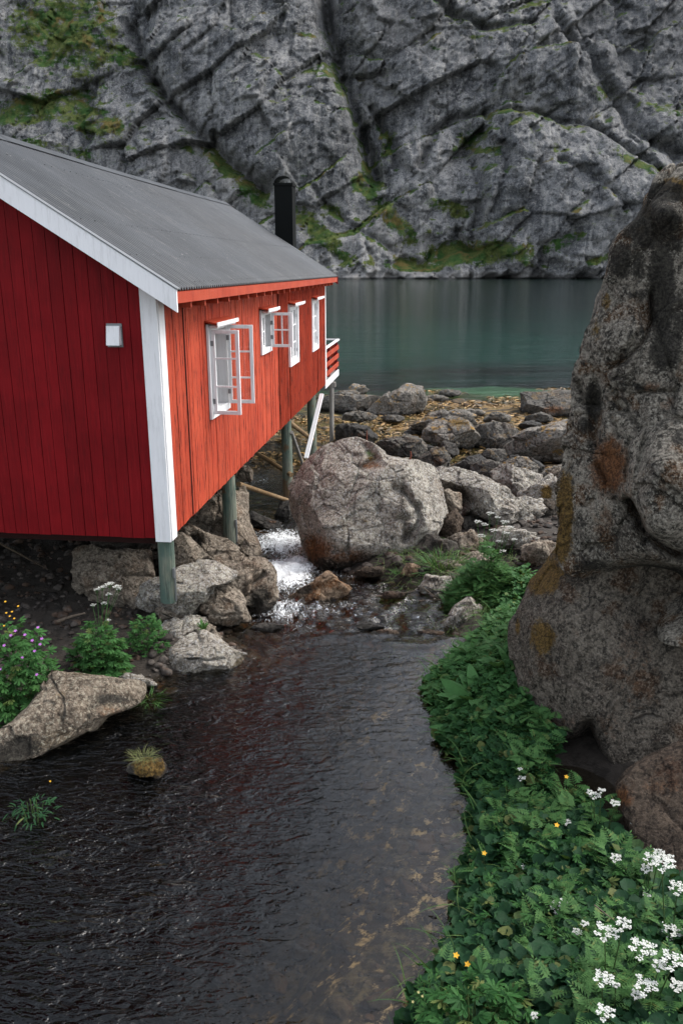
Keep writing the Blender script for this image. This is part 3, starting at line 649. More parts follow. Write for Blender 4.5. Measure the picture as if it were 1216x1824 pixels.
for yy in np.arange(.35,HL,.585):
    b=MB(); b.box(.03,.296,yy-.024,yy+.024,FZ+2.655,FZ+2.78); b.build('rafter_tail',M['red_trim'],roof)
# chimney
ch=MB(); cx0,cx1,cy0,cy1=-1.36,-.89,HL+.17,HL+.75; zt=FZ+5.19
ch.box(cx0,cx1,cy0,cy1,FZ+2.2,zt); chim=ch.build('chimney',M['black'],house)
b=MB(); b.box(cx1+.002,cx1+.012,cy0-.004,cy0+.05,FZ+3.2,zt-.01); b.box(cx0-.025,cx1+.03,cy0-.025,cy1+.025,zt+.001,zt+.06); b.build('chimney_cap',M['blackedge'],chim)
b=MB(); n=14; rr=(cx1-cx0)/2; xc=(cx0+cx1)/2
for k in range(n):
    a0,a1=math.pi*k/n,math.pi*(k+1)/n
    p=[(xc-rr*math.cos(a),zt+.062+rr*.72*math.sin(a)) for a in (a0,a1)]; q=[(xc-(rr-.012)*math.cos(a),zt+.062+(rr-.012)*.72*math.sin(a)) for a in (a0,a1)]
    b.hexa([(q[0][0],cy0,q[0][1]),(q[1][0],cy0,q[1][1]),(q[1][0],cy1,q[1][1]),(q[0][0],cy1,q[0][1])],[(p[0][0],cy0,p[0][1]),(p[1][0],cy0,p[1][1]),(p[1][0],cy1,p[1][1]),(p[0][0],cy1,p[0][1])])
b.build('chimney_hood',M['blackedge'],chim)
b=MB()
b.beam((cx0-.05,HL+.10,rl(cx0-.05)+.04),(cx1+.35,HL+.10,rl(cx1+.35)+.04),.10,.012); b.build('chimney_flashing',M['metal'],chim)
# vent box on gable
b=MB(); b.hexa([(-.57,-.10,FZ+2.26),(-.42,-.10,FZ+2.26),(-.42,0,FZ+2.26),(-.57,0,FZ+2.26)],[(-.57,-.06,FZ+2.47),(-.42,-.06,FZ+2.47),(-.42,0,FZ+2.47),(-.57,0,FZ+2.47)])
vb=b.build('vent_cover',M['white'],house); b=MB(); b.box(-.585,-.405,-.018,-.003,FZ+2.235,FZ+2.495); b.build('vent_plate',M['metal'],vb)
# windows
def sash(hx,hy,ang,wd,z0,z1,nb,nv,parent,t=.035):
    """leaf hinged at (hx,hy); ang measured from +y toward +x"""
    ux,uy=math.sin(ang),math.cos(ang); nx_,ny_=uy,-ux
    def B(m,u0,u1,a,b_,tt=t):
        P_=lambda u,s,z:(hx+ux*u+nx_*s,hy+uy*u+ny_*s,FZ+z)
        m.hexa([P_(u0,-tt/2,a),P_(u1,-tt/2,a),P_(u1,tt/2,a),P_(u0,tt/2,a)],[P_(u0,-tt/2,b_),P_(u1,-tt/2,b_),P_(u1,tt/2,b_),P_(u0,tt/2,b_)])
    m=MB(); s=.048
    B(m,0,s,z0,z1);B(m,wd-s,wd,z0,z1);B(m,s,wd-s,z0,z0+s);B(m,s,wd-s,z1-s,z1)
    for k in range(1,nb): zc=z0+(z1-z0)*k/nb; B(m,s,wd-s,zc-.011,zc+.011,t*.7)
    for k in range(1,nv): uc=wd*k/nv; B(m,uc-.011,uc+.011,z0+s,z1-s,t*.66)
    o=m.build('casement',M['white'],parent)
    g=MB(); P_=lambda u,z:(hx+ux*u,hy+uy*u,FZ+z)
    g.add([P_(s-.005,z0+s-.005),P_(wd-s+.005,z0+s-.005),P_(wd-s+.005,z1-s+.005),P_(s-.005,z1-s+.005)],[(0,1,2,3)]); g.build('pane',M['glass'],parent)
    for zc in (z0+.18,z1-.18): h=MB(); B(h,-.012,.03,zc-.035,zc+.035,t+.012); h.build('hinge',M['metal'],parent)
    return o
for i,(a,b_,z0,z1) in enumerate(WIN):
    m=MB(); cw=.095; x0,x1=.002,.034
    if i>=2: x0,x1=.023,.05
    m.box(x0 if i<2 else .0,x1,a,a+cw,FZ+z0,FZ+z1); m.box(x0 if i<2 else .0,x1,b_-cw,b_,FZ+z0,FZ+z1); m.box(x0 if i<2 else 0,x1+.001,a+cw,b_-cw,FZ+z1-cw,FZ+z1); m.box(x0 if i<2 else 0,x1+.001,a+cw,b_-cw,FZ+z0,FZ+z0+cw)
    # jamb lining
    m.box(-.15,x0-.001 if i<2 else -.001,a+.05,a+cw-.01,FZ+z0+.05,FZ+z1-.05); m.box(-.15,x0-.001 if i<2 else -.001,b_-cw+.01,b_-.05,FZ+z0+.05,FZ+z1-.05)
    m.box(-.15,-.002,a+cw-.01,b_-cw+.01,FZ+z0+.05,FZ+z0+cw-.01); m.box(-.15,-.002,a+cw-.01,b_-cw+.01,FZ+z1-cw+.01,FZ+z1-.05)
    lab=['window with both casements swung wide open','small square window with one casement swung open','closed tall window beside the small open one','closed tall window nearest the far corner'][i]
    wo=m.build('window',M['white'],house); wo['label']=lab
    h=MB(); h.hexa([(.0,a-.06,FZ+z1+.03),(.17,a-.06,FZ+z1-.005),(.17,b_+.06,FZ+z1-.005),(.0,b_+.06,FZ+z1+.03)],[(.0,a-.06,FZ+z1+.055),(.17,a-.06,FZ+z1+.02),(.17,b_+.06,FZ+z1+.02),(.0,b_+.06,FZ+z1+.055)])
    h.build('window_hood',M['red_trim'],wo)
    h=MB(); h.box(.172,.186,a-.07,b_+.07,FZ+z1-.022,FZ+z1+.03); h.box(.055,.16,a+.0,b_-.0,FZ+z1-.045,FZ+z1-.012); h.build('hood_trim',M['white'],wo)
    ia,ib=a+cw,b_-cw; mid=(ia+ib)/2; zi0,zi1=z0+cw,z1-cw
    if i==0:
        sash(.045,ia+.0,R_(93),.385,zi0-.03,zi1+.02,3,1,wo); sash(.045,ib,R_(86),.375,zi0-.01,zi1+.03,3,1,wo)
    elif i==1:
        sash(.045,ib,R_(87),.39,zi0-.02,zi1+.02,2,2,wo); sash(-.02,ia,R_(0),(ib-ia)/2,zi0,zi1,2,1,wo)
    else:
        sash(-.01,ia,0,mid-ia-.002,zi0,zi1,3,1,wo); sash(-.01,ib,math.pi,ib-mid-.002,zi0,zi1,3,1,wo)
    # curtains
    def curtain(ya,yb):
        n=40; yy=np.linspace(ya,yb,n); xx=-.19+.022*np.sin((yy-ya)*70)+.01*np.sin((yy-ya)*31)
        V=np.concatenate([np.stack([xx,yy,np.full(n,FZ+zi0-.1)],1),np.stack([xx,yy,np.full(n,FZ+zi1+.05)],1)])
        Fc=[(k,k+1,n+k+1,n+k) for k in range(n-1)]
        o=mesh_np('curtain',V,Fc,M['curtain'],parent=wo)
        md=o.modifiers.new('s','SOLIDIFY'); md.thickness=.004
    curtain(ia-.05,ia+(ib-ia)*.36); curtain(ib-(ib-ia)*.36,ib+.05)
# piles
PX_=[(-.12,.13,.10,1.12),(-.12,3.22,.112,.80),(-.12,8.35,.115,-.5),(-.12,12.05,.115,-.5)]
for k,(x,y,r,zb) in enumerate(PX_):
    b=MB(); n=9; zs=np.linspace(zb-.95,FZ-.04,n); b.tube([(x+.012*math.sin(q*1.3+k),y+.01*math.cos(q*1.7),q) for q in zs],[r*(1.05-.08*i/n) for i in range(n)],20); o=b.build('pile',M['pile'],house,smooth=False)
    if k<2:
        c=MB(); c.tube([(x+r+.012,y-.04,zb-.95+.02),(x+r+.016,y-.04,zb-.95+.42)],.011,6); c.box(x+r-.002,x+r+.02,y-.075,y-.01,zb-.95+.34,zb-.95+.46)
        c.build('mooring_bolt',M['metal'],o)
for (x,y) in [(-2.7,.25),(-2.7,3.4),(-2.7,8.3),(-2.7,12.),(-5.1,.25),(-5.1,3.4),(-5.1,8.3),(-5.1,12.)]:
    b=MB(); b.tube([(x,y,-1.2),(x,y,FZ-.04)],.11,12); b.build('pile',M['pile'],house)
def w2l(p):
    dx,dy=p[0]+2.047,p[1]-9.368; return (dx*ca-dy*sa,dx*sa+dy*ca,p[2]-.95)
def pole(p0,Y0,p1,Y1,r,mat,name='brace'):
    a=w2l(at_y(*p0,Y0)); c=w2l(at_y(*p1,Y1)); b=MB(); b.tube([a,[(a[i]+c[i])/2 for i in range(3)],c],[r,r*.95,r],10); return b.build(name,mat,house)
pole((430,790),19.6,(519,846),17.5,.052,M['pole']); pole((425,862),14.5,(520,894),17.5,.048,M['pole']); pole((515,752),17.8,(556,783),20.9,.055,M['pole']); pole((519,770),17.6,(541,832),20.,.04,M['greywood'])
a=w2l(at_y(573,702,20.9)); c=w2l(at_y(545,816,19.6)); b=MB(); b.beam(a,c,.10,.045); b.build('brace',M['white'],house)
# balcony
b=MB(); b.box(-2.2,-.02,HL+.03,HL+3.05,FZ-.06,FZ-.01); dk=b.build('balcony',M['greywood'],house)
b=MB(); b.box(-.018,.012,HL+.03,HL+3.1,FZ-.16,FZ+.02); b.box(-2.2,-.02,HL+3.055,HL+3.085,FZ-.16,FZ+.02); b.build('balcony_edge',M['white'],dk)
b=MB(); b.box(-.05,.035,HL+.035,HL+3.12,FZ+.93,FZ+.965); b.box(-2.2,-.055,HL+3.03,HL+3.12,FZ+.93,FZ+.965); b.box(-.05,.03,HL+.035,HL+.09,FZ+.02,FZ+.925);b.build('balcony_handrail',M['white'],dk)
for z in (.14,.40,.66):
    b=MB(); b.box(-.012,.012,HL+.1,HL+3.08,FZ+z,FZ+z+.13); b.box(-2.2,-.02,HL+3.06,HL+3.08,FZ+z,FZ+z+.13); b.build('balcony_rail',M['red_side'],dk)
for (x,y) in ((-.06,HL+1.2),(-.06,HL+2.99),(-1.1,HL+3.01),(-2.1,HL+3.01)):
    b=MB(); b.box(x-.035,x+.04,y-.035,y+.035,FZ+.02,FZ+.925); b.build('balcony_post',M['red_gable'],dk)
for (x,y) in ((-.02,HL+1.55),(-2.1,HL+2.8)):
    b=MB(); b.tube([(x,y,-1.3),(x,y,FZ-.32)],[.07,.065],12); b.build('balcony_pile',M['greywood'],house)
b=MB(); b.box(-2.2,.10,HL+1.48,HL+1.62,FZ-.315,FZ-.17); b.build('balcony_beam',M['greywood'],dk)

# ================================================================== ROCKS
_sph={}
def sphere(n):
    if n not in _sph:
        bm=bmesh.new(); bmesh.ops.create_icosphere(bm,subdivisions=n,radius=1)
        V=np.array([v.co[:] for v in bm.verts]); Fc=np.array([[v.index for v in f.verts] for f in bm.faces]); bm.free(); _sph[n]=(V,Fc)
    return _sph[n]
def blobpoly(cx,cy,rx,ry,seed,n=9):
    r=random.Random(seed); return [(cx+rx*math.cos(t)*r.uniform(.78,1.12),cy+ry*math.sin(t)*r.uniform(.78,1.12)) for t in [2*math.pi*(k+r.uniform(-.25,.25))/n for k in range(n)]]
def rock(label,poly,Y,depth,mat,seed,sub=6,cat='rock',group=None,name='rock',facets=5,namp=1.,bulges=(),moss=(),stain=(),dark=(),box=.75,cracks=(),fr=.45):
    rg=np.random.RandomState(seed)
    poly=np.array(poly,float)
    if sub<=7: poly=poly.mean(0)+(poly-poly.mean(0))*1.10
    ccx,ccy=(poly.min(0)+poly.max(0))/2*.4+poly.mean(0)*.6
    C=at_y(ccx,ccy,Y); a=C-np.array([0,0,CZ]); a/=np.linalg.norm(a)
    r=np.cross(a,[0,0,1]); r/=np.linalg.norm(r); u=np.cross(r,a)
    O=np.array([0,0,CZ]); dist=(C-O)@a
    pts=[]
    for q in poly:
        d=ray(*q); t=dist/(d@a); Pp=O+d*t-C; pts.append((Pp@r,Pp@u))
    pts=np.array(pts)
    ph=np.linspace(-math.pi,math.pi,361); R=np.full(361,0.)
    n=len(pts)
    for k in range(361):
        dx,dy=math.cos(ph[k]),math.sin(ph[k])
        for i in range(n):
            x1,y1=pts[i];x2,y2=pts[(i+1)%n]; ex,ey=x2-x1,y2-y1; den=dx*ey-dy*ex
            if abs(den)<1e-12: continue
            t=(x1*ey-y1*ex)/den; s_=(x1*dy-y1*dx)/den
            if t>0 and -1e-6<=s_<=1+1e-6: R[k]=max(R[k],t)
    R[R<=0]=R[R>0].mean(); Rw=np.concatenate([R[-5:-1],R,R[1:5]]); R=np.convolve(Rw,np.array([1,1,2,3,4,3,2,1,1.])/18,'valid')
    size=math.sqrt(R.mean()*max(depth,.3*R.mean()))
    V,Fc=sphere(sub); D=V; rad=np.hypot(D[:,0],D[:,1]); phi=np.arctan2(D[:,1],D[:,0])
    # sphere z axis -> toward camera
    Rv=np.interp(phi,ph,R); rr=Rv*rad**box; zz=np.sign(D[:,2])*np.abs(D[:,2])**box*depth
    Q=np.stack([rr*np.cos(phi),rr*np.sin(phi),zz],1)
    for k in range(facets*2+2 if size<1.2 else facets*2):
        for _ in range(30):
            nn=rg.normal(size=3); nn/=np.linalg.norm(nn)
            if nn[2]>fr: break
        sup=(Q@nn).max(); h=sup*rg.uniform(.74,.95); e=Q@nn-h
        Q=Q-np.outer(np.where(e>0,e*.97,0),nn)
    W=C+Q[:,:1]*r+Q[:,1:2]*u-Q[:,2:]*a
    nrm=(Q/np.array([R.mean()**2,R.mean()**2,depth**2])); nrm/=np.linalg.norm(nrm,axis=1)[:,None]; N=nrm[:,:1]*r+nrm[:,1:2]*u-nrm[:,2:]*a
    q=W/size+seed*3.7
    d=fbm(q*1.1,3,seed)*.055+ridged(q*2.3,3,seed+3)*.008+fbm(q*4.5,5,seed+9,.62)*.042+ridged(W*9,4,seed+13)*.010/size+fbm(W*3.5,4,seed+14,.65)*.03*min(1,.6/size)
    qf=1.3 if size<1.0 else 2.6; d=d*.8+facets_(q*qf+fbm(q*2,2,seed+5)[:,None]*.12,seed+20,.05)*(.15 if size<1.0 else .085)+facets_(q*3.2+fbm(q*4,2,seed+6)[:,None]*.12,seed+22,.06)*.05
    W=W+N*(d*size*namp)[:,None]
    px,py=project(W); front=sstep(-.1,.35,nrm[:,2])
    if len(bulges) or len(cracks):
        s=np.zeros(len(W)); wob=fbm(W*2.2,3,seed+31)*.35
        for (bx,by,rx,ry,am) in bulges:
            s+=am*np.exp(-np.clip(((px-bx)/rx)**2+((py-by)/ry)**2+wob,0,99)**1.4)
        for (cp,wd,dp) in cracks:
            dd=np.full(len(W),1e9); wx=fbm(W*2.5,3,seed+41)*14; wy=fbm(W*2.5+9,3,seed+42)*14
            for (x1,y1),(x2,y2) in zip(cp[:-1],cp[1:]):
                vx,vy=x2-x1,y2-y1; t=np.clip(((px+wx-x1)*vx+(py+wy-y1)*vy)/(vx*vx+vy*vy),0,1); dd=np.minimum(dd,np.hypot(px+wx-x1-t*vx,py+wy-y1-t*vy))
            s-=dp*np.exp(-(dd/wd)**1.6)
        W=W-a*(s*front)[:,None]
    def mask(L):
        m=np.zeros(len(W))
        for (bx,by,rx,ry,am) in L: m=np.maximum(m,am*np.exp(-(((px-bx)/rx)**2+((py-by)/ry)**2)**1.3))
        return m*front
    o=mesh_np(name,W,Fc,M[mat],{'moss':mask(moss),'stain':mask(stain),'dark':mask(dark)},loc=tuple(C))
    tag(o,label,cat,group); return o
def c4(*q): return [(480+x/2.0966,640+y/2.0966) for x,y in q]
def c5(*q): return [(x/2.338,900+y/2.338) for x,y in q]
def c38(*q): return [(240+x/3.8,900+y/3.8) for x,y in q]
def c6(*q): return [(400+x/2.432,900+y/2.432) for x,y in q]
def c46(*q): return [(400+x/4.677,740+y/4.677) for x,y in q]
G1_='boulders between the stream and the shore'; G2_='rocks under the cabin'; G3_='shore rocks among the seaweed'; G4_='stones in the stream'
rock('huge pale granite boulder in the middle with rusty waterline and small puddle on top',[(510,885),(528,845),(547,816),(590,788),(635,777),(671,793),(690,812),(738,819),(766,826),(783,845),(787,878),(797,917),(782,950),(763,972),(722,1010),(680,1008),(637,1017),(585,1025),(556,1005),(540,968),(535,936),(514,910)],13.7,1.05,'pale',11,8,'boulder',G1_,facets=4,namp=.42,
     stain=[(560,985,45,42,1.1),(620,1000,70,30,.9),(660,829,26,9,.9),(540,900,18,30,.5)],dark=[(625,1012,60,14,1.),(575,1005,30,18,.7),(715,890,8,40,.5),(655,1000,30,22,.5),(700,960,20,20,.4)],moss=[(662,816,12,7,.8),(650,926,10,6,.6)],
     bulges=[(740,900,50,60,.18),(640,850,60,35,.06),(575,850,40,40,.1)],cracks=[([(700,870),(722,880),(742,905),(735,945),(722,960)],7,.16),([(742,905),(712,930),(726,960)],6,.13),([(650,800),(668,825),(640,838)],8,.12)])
rock('long pale slab leaning beside the central boulder, dark on its left face',c4((622,452),(650,415),(700,412),(770,440),(850,475),(950,560),(1005,640),(1000,668),(900,650),(820,602),(740,572),(700,520),(650,490)),14.6,.75,'pale',12,7,'boulder',G1_,facets=5,dark=[(815,885,26,26,.55)],bulges=[(812,893,26,22,-.35)],namp=.7)
rock('broad pale rock behind the long slab',c4((832,425),(870,403),(950,412),(1003,435),(1005,478),(960,520),(890,500),(838,455)),16.8,.6,'pale',13,6,'boulder',G1_,namp=.8)
rock('pale block with yellow lichen beside the giant boulder',c4((940,500),(1025,450),(1045,438),(1075,452),(1110,480),(1100,560),(1060,590),(970,592),(935,550)),15.6,.6,'pale',14,6,'boulder',G1_,moss=[(972,882,14,22,1.),(965,895,10,12,.9)])
rock('low pale slab above the tall white flowers',c4((868,668),(935,652),(1000,662),(1060,680),(1062,715),(990,752),(920,712),(875,692)),13.6,.45,'pale',15,6,'boulder',G1_)
rock('small angular grey stone wedged against the central boulder',c4((622,505),(668,485),(708,505),(716,555),(690,572),(640,540)),14.0,.28,'warm',16,5,'rock',G1_)
rock('rusty brown stone wedged below the leaning slab',c4((636,622),(660,590),(692,566),(714,600),(708,642),(668,668),(640,650)),13.4,.25,'rusty',17,5,'rock',G1_)
rock('brownish square block behind the grass tuft',c4((684,672),(760,643),(778,688),(764,742),(722,748),(684,712)),12.9,.3,'warm',18,6,'rock',G1_)
rock('dark stone in the gap under the leaning slab',c4((710,590),(762,598),(785,650),(752,672),(716,652)),14.2,.25,'under',19,5,'rock',G1_)
rock('dark grey slab in the shade below the lichened block',c4((1000,625),(1060,598),(1085,610),(1080,660),(1010,655)),14.6,.3,'shore',20,5,'rock',G1_)
rock('flat grey stone below the brownish block',c4((540,690),(600,660),(690,690),(700,740),(640,770),(560,745)),12.7,.3,'under',21,5,'rock',G1_)
# shore rocks
rock('flat dark rock just behind the central boulder',c4((398,312),(470,290),(552,298),(584,330),(560,362),(452,358),(410,335)),22.2,.7,'shore',31,6,'rock',G3_)
rock('rounded rock topped with orange lichen',c4((572,300),(582,268),(622,228),(690,215),(742,238),(772,290),(742,335),(682,330),(620,312)),23.8,.8,'shorelich',32,7,'rock',G3_,moss=[(815,752,26,10,.8)],namp=.7)
rock('flat pale topped rock behind the orange lichened one',c4((520,262),(600,212),(690,190),(752,210),(770,250),(720,262),(620,262)),25.8,.7,'shorelich',33,6,'rock',G3_)
rock('smooth dark sloping rock right of the orange lichened one',c4((755,262),(830,238),(902,250),(930,282),(905,332),(832,352),(760,332)),24.2,.8,'shore',34,6,'rock',G3_,namp=.7)
rock('large grey slab with orange lichen against the giant boulder',c4((888,322),(960,272),(1042,250),(1125,228),(1150,300),(1110,385),(1040,392),(962,372),(898,352)),22.2,1.1,'shorelich',35,7,'boulder',G3_,moss=[(995,805,12,9,.8),(950,772,14,5,.5)],namp=.6)
rock('small black stone below the grey lichened slab',c4((866,396),(900,360),(942,370),(944,412),(884,418)),19.4,.35,'blackrock',36,5,'rock',G3_)
rock('brown black stone in the dark gap under the slab',c4((944,404),(980,374),(1022,400),(1012,432),(962,432)),18.8,.3,'blackrock',37,5,'rock',G3_)
rock('long grey stone with a yellow lichen fleck',c4((995,440),(1060,402),(1110,394),(1115,440),(1090,468),(1010,462)),17.6,.4,'shorelich',38,6,'rock',G3_,moss=[(998,840,9,7,1.)])
rock('wide dark stone behind the top edge of the central boulder',c4((685,400),(742,370),(802,375),(840,402),(820,434),(750,437),(698,424)),19.4,.5,'blackrock',39,6,'rock',G3_)
rock('brown stone between the dark shore rocks',c4((562,372),(600,345),(642,332),(674,370),(662,405),(612,408),(575,392)),19.8,.45,'shore',40,6,'rock',G3_,stain=[(780,820,20,12,.6)])
rock('black rounded stone beside the brown shore stone',c4((634,345),(650,308),(690,318),(706,350),(672,370)),21.,.35,'blackrock',41,5,'rock',G3_)
rock('black weed covered rock beyond the balcony post',c4((242,276),(265,250),(312,243),(372,258),(404,292),(380,312),(300,306),(256,300)),24.2,.6,'blackrock',42,6,'rock',G3_,stain=[(640,775,20,6,.5)])
rock('grey peaked rock at the waters edge',c4((356,208),(392,170),(432,140),(508,98),(560,110),(578,150),(562,192),(502,214),(420,216)),30.,1.,'shorelich',43,7,'boulder',G3_,namp=.6,facets=6)
rock('broad flat grey rock at the waters edge behind the balcony post',c4((180,185),(196,145),(280,130),(402,140),(432,170),(402,200),(252,196)),31.,1.2,'shore',44,6,'rock',G3_,namp=.6)
rock('small flat pale rock lying out in the water',c4((298,112),(312,96),(350,98),(368,112),(350,126),(304,126)),35.,.5,'shorelich',45,5,'rock',G3_)
rock('dark rectangular slab at the waters edge near the giant boulder',c4((944,128),(1010,126),(1150,118),(1160,216),(1060,218),(990,214),(950,198)),30.,1.2,'shore',46,7,'boulder',G3_,stain=[(985,730,25,10,.8)],namp=.6)
k=0
for (cx,cy,rx,ry,Y,mt,lb) in [(888,745,26,9,28,'shore','low dark stone among seaweed left of the rectangular slab'),(735,772,16,8,26,'blackrock','small black stone in the weed behind the central boulder'),(880,812,22,12,21.5,'shore','brown stone under the smooth dark sloping rock'),
      (850,822,18,10,20.5,'blackrock','black stone below the orange lichened rock'),(905,858,24,9,17.4,'under','shaded stone behind the broad pale rock'),(800,700,20,6,34,'shore','low weedy rock breaking the water past the peaked rock'),
      (945,757,20,7,27,'blackrock','black stone near the giant boulder in the seaweed'),(700,745,22,6,28,'shore','flat stone in the weed in front of the peaked rock'),(838,735,24,6,29.5,'shorelich','flat pale stone in the weed behind the orange lichened rock'),
      (770,712,30,7,33,'shore','long low rock right of the peaked rock'),(620,700,22,5,34,'shore','low weedy rock by the small flat pale one'),(1000,770,20,8,24,'shore','dark stone behind the grey lichened slab')]:
    k+=1; rock(lb,blobpoly(cx,cy,rx,ry,k),Y,.6*rx/30+.15,mt,200+k,5,'rock',G3_)
# rocks under and beside the cabin
rock('big grey rock left of the front stilt',c5((320,212),(345,188),(385,180),(440,200),(505,212),(592,222),(622,300),(650,370),(640,480),(500,500),(405,485),(372,390),(335,312)),10.6,.75,'warm',51,7,'boulder',G2_,facets=6,namp=.8)
rock('grey block just right of the front stilt',c38((225,300),(240,235),(300,196),(345,205),(462,330),(420,385),(300,440),(230,440)),11.0,.5,'warm',52,6,'rock',G2_)
rock('large brown slab behind the second stilt',c38((280,200),(380,90),(460,-30),(600,-80),(745,-60),(745,120),(800,240),(838,345),(800,400),(640,380),(470,250),(330,160)),13.2,.7,'warm',53,7,'boulder',G2_,facets=4,namp=.6)
rock('pointed brown rock with a dark hollow in front of the second stilt',c38((290,180),(350,155),(392,152),(470,192),(620,240),(708,308),(706,376),(560,385),(470,400),(430,330),(350,220)),11.7,.5,'warm',54,7,'rock',G2_,dark=[(345,965,18,16,.9)],bulges=[(345,965,18,16,-.2)])
rock('pale flat topped rock carrying the front stilt',c38((30,610),(110,520),(240,470),(290,430),(400,388),(540,393),(664,462),(640,520),(525,550),(495,650),(440,672),(375,750),(180,712),(60,668)),10.15,.75,'pale',55,7,'boulder',G2_,facets=5,namp=.7)
rock('pale topped rock with a dark rounded end beside the white water',c38((545,370),(700,368),(870,378),(924,455),(930,540),(936,600),(885,695),(820,735),(750,690),(690,640),(600,560),(640,460),(590,400)),10.9,.6,'warm',56,7,'boulder',G2_,facets=6,dark=[(462,1065,22,26,.8)],stain=[(440,1018,22,10,.4)],cracks=[([(425,1065),(450,1040),(470,1028)],4,.12)])
rock('dark wet lower rock at the streams left edge',c38((420,690),(500,600),(560,548),(642,560),(702,630),(762,735),(765,775),(640,800),(500,775)),10.1,.45,'warm',57,6,'rock',G2_)
rock('flat slab with a pale sunlit top below the front stilt',c38((195,800),(330,760),(480,752),(498,792),(440,842),(420,900),(260,980),(180,1000),(165,880)),9.6,.4,'pale',58,6,'rock',G2_)
rock('thin grey slab beneath the stilt rock',c38((148,705),(200,694),(332,748),(362,762),(300,785),(190,785)),9.75,.25,'warm',59,5,'rock',G2_)
rock('large pale wedge of rock standing at the pools left edge',c38((196,1150),(240,1002),(370,900),(440,878),(560,920),(672,1000),(768,1020),(705,1080),(560,1160),(420,1215),(290,1225)),9.0,.5,'pale',60,7,'boulder',G2_,facets=5,namp=.7,cracks=[([(335,1175),(360,1178),(390,1172)],3,.06)],dark=[(345,1173,20,3,.8),(290,1205,14,12,.5),(370,1210,40,6,.6)])
rock('small grey stone tucked behind the pale wedge',c38((470,880),(530,832),(582,895),(600,925),(520,925)),9.45,.2,'warm',61,5,'rock',G2_)
rock('broad flat slab with white and black lichen at the left bank',c5((-60,960),(60,905),(110,850),(170,765),(222,690),(330,705),(500,722),(600,740),(600,800),(560,850),(450,870),(400,935),(260,1000),(180,1040),(80,1090),(-60,1160)),7.6,.75,'pink',62,8,'boulder',G2_,facets=2,namp=.35,box=.6,dark=[(40,1330,50,26,.72),(200,1245,50,12,.7),(165,1275,20,12,.5),(20,1350,40,20,.9)],moss=[(215,1235,26,8,.5),(105,1240,20,12,.4)],stain=[(195,1270,40,16,.6)])
rock('small white lichened ledge beside the pale wedge',c5((485,722),(540,702),(600,720),(655,742),(640,752),(560,745)),8.35,.2,'pale',63,5,'rock',G2_)
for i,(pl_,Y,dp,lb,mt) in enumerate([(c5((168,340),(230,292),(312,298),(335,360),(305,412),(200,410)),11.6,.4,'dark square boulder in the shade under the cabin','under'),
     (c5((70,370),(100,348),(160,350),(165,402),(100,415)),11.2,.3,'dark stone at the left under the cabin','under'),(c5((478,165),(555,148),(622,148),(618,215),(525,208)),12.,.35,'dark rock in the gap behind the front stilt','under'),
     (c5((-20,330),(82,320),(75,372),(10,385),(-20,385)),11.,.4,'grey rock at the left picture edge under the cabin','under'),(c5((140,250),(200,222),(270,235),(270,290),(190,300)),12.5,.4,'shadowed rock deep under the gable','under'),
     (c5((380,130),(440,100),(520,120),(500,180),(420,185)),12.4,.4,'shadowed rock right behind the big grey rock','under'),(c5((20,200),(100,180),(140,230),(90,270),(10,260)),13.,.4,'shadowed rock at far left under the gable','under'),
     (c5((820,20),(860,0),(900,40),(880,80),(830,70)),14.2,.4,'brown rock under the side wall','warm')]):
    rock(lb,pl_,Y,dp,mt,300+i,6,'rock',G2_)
rock('dark brown streaked rock in the water between the stilts',c46((165,880),(240,808),(340,855),(440,890),(470,940),(400,968),(300,935),(210,915)),15.8,.35,'blackrock',71,6,'rock',G4_,stain=[(490,928,14,8,.8)])
rock('black rock at the foot of the third stilt',c46((428,840),(470,735),(560,715),(620,790),(600,900),(520,920),(440,905)),16.9,.45,'blackrock',72,6,'rock',G4_)
rock('pale square rock seen behind the second stilt',c46((118,408),(200,428),(228,470),(222,535),(150,555),(110,530)),17.2,.35,'warm',73,6,'rock',G4_)
rock('brown rock beside the second stilt under the wall',c46((120,600),(170,600),(190,680),(165,850),(120,860)),13.9,.3,'warm',74,5,'rock',G4_)
rock('rust coloured pointed stone splitting the white water',c6((262,408),(330,368),(400,322),(440,294),(490,330),(536,358),(510,392),(410,425),(330,425)),11.3,.28,'orange',75,6,'rock',G4_,dark=[(535,1050,28,12,.9)])
rock('small brown stone awash below the central boulder',c6((556,296),(610,268),(682,270),(686,302),(600,312)),12.1,.22,'rusty',76,5,'rock',G4_)
rock('small warm stone at the water below the central boulder',c6((764,296),(788,256),(842,264),(856,294),(800,306)),12.,.22,'orange',77,5,'rock',G4_)
rock('mottled black and white rock among twigs right of the stream',c6((846,365),(880,308),(962,318),(1018,362),(960,400),(880,396)),11.4,.3,'pale',78,6,'rock',G4_,dark=[(775,1035,20,8,.6)],stain=[(810,1052,14,8,.7)])
rock('mossy freckled rock at the pools right edge',c6((932,555),(962,500),(1002,448),(1060,406),(1104,440),(1086,520),(1050,600),(980,600)),10.15,.35,'pale',79,7,'rock',G4_,dark=[(818,1118,12,16,.6),(835,1078,10,10,.6)],moss=[(815,1130,10,8,.4)])
rock('stone hidden in leaves above the mossy freckled rock',blobpoly(862,1010,26,22,7),11.9,.3,'warm',80,5,'rock',G4_)
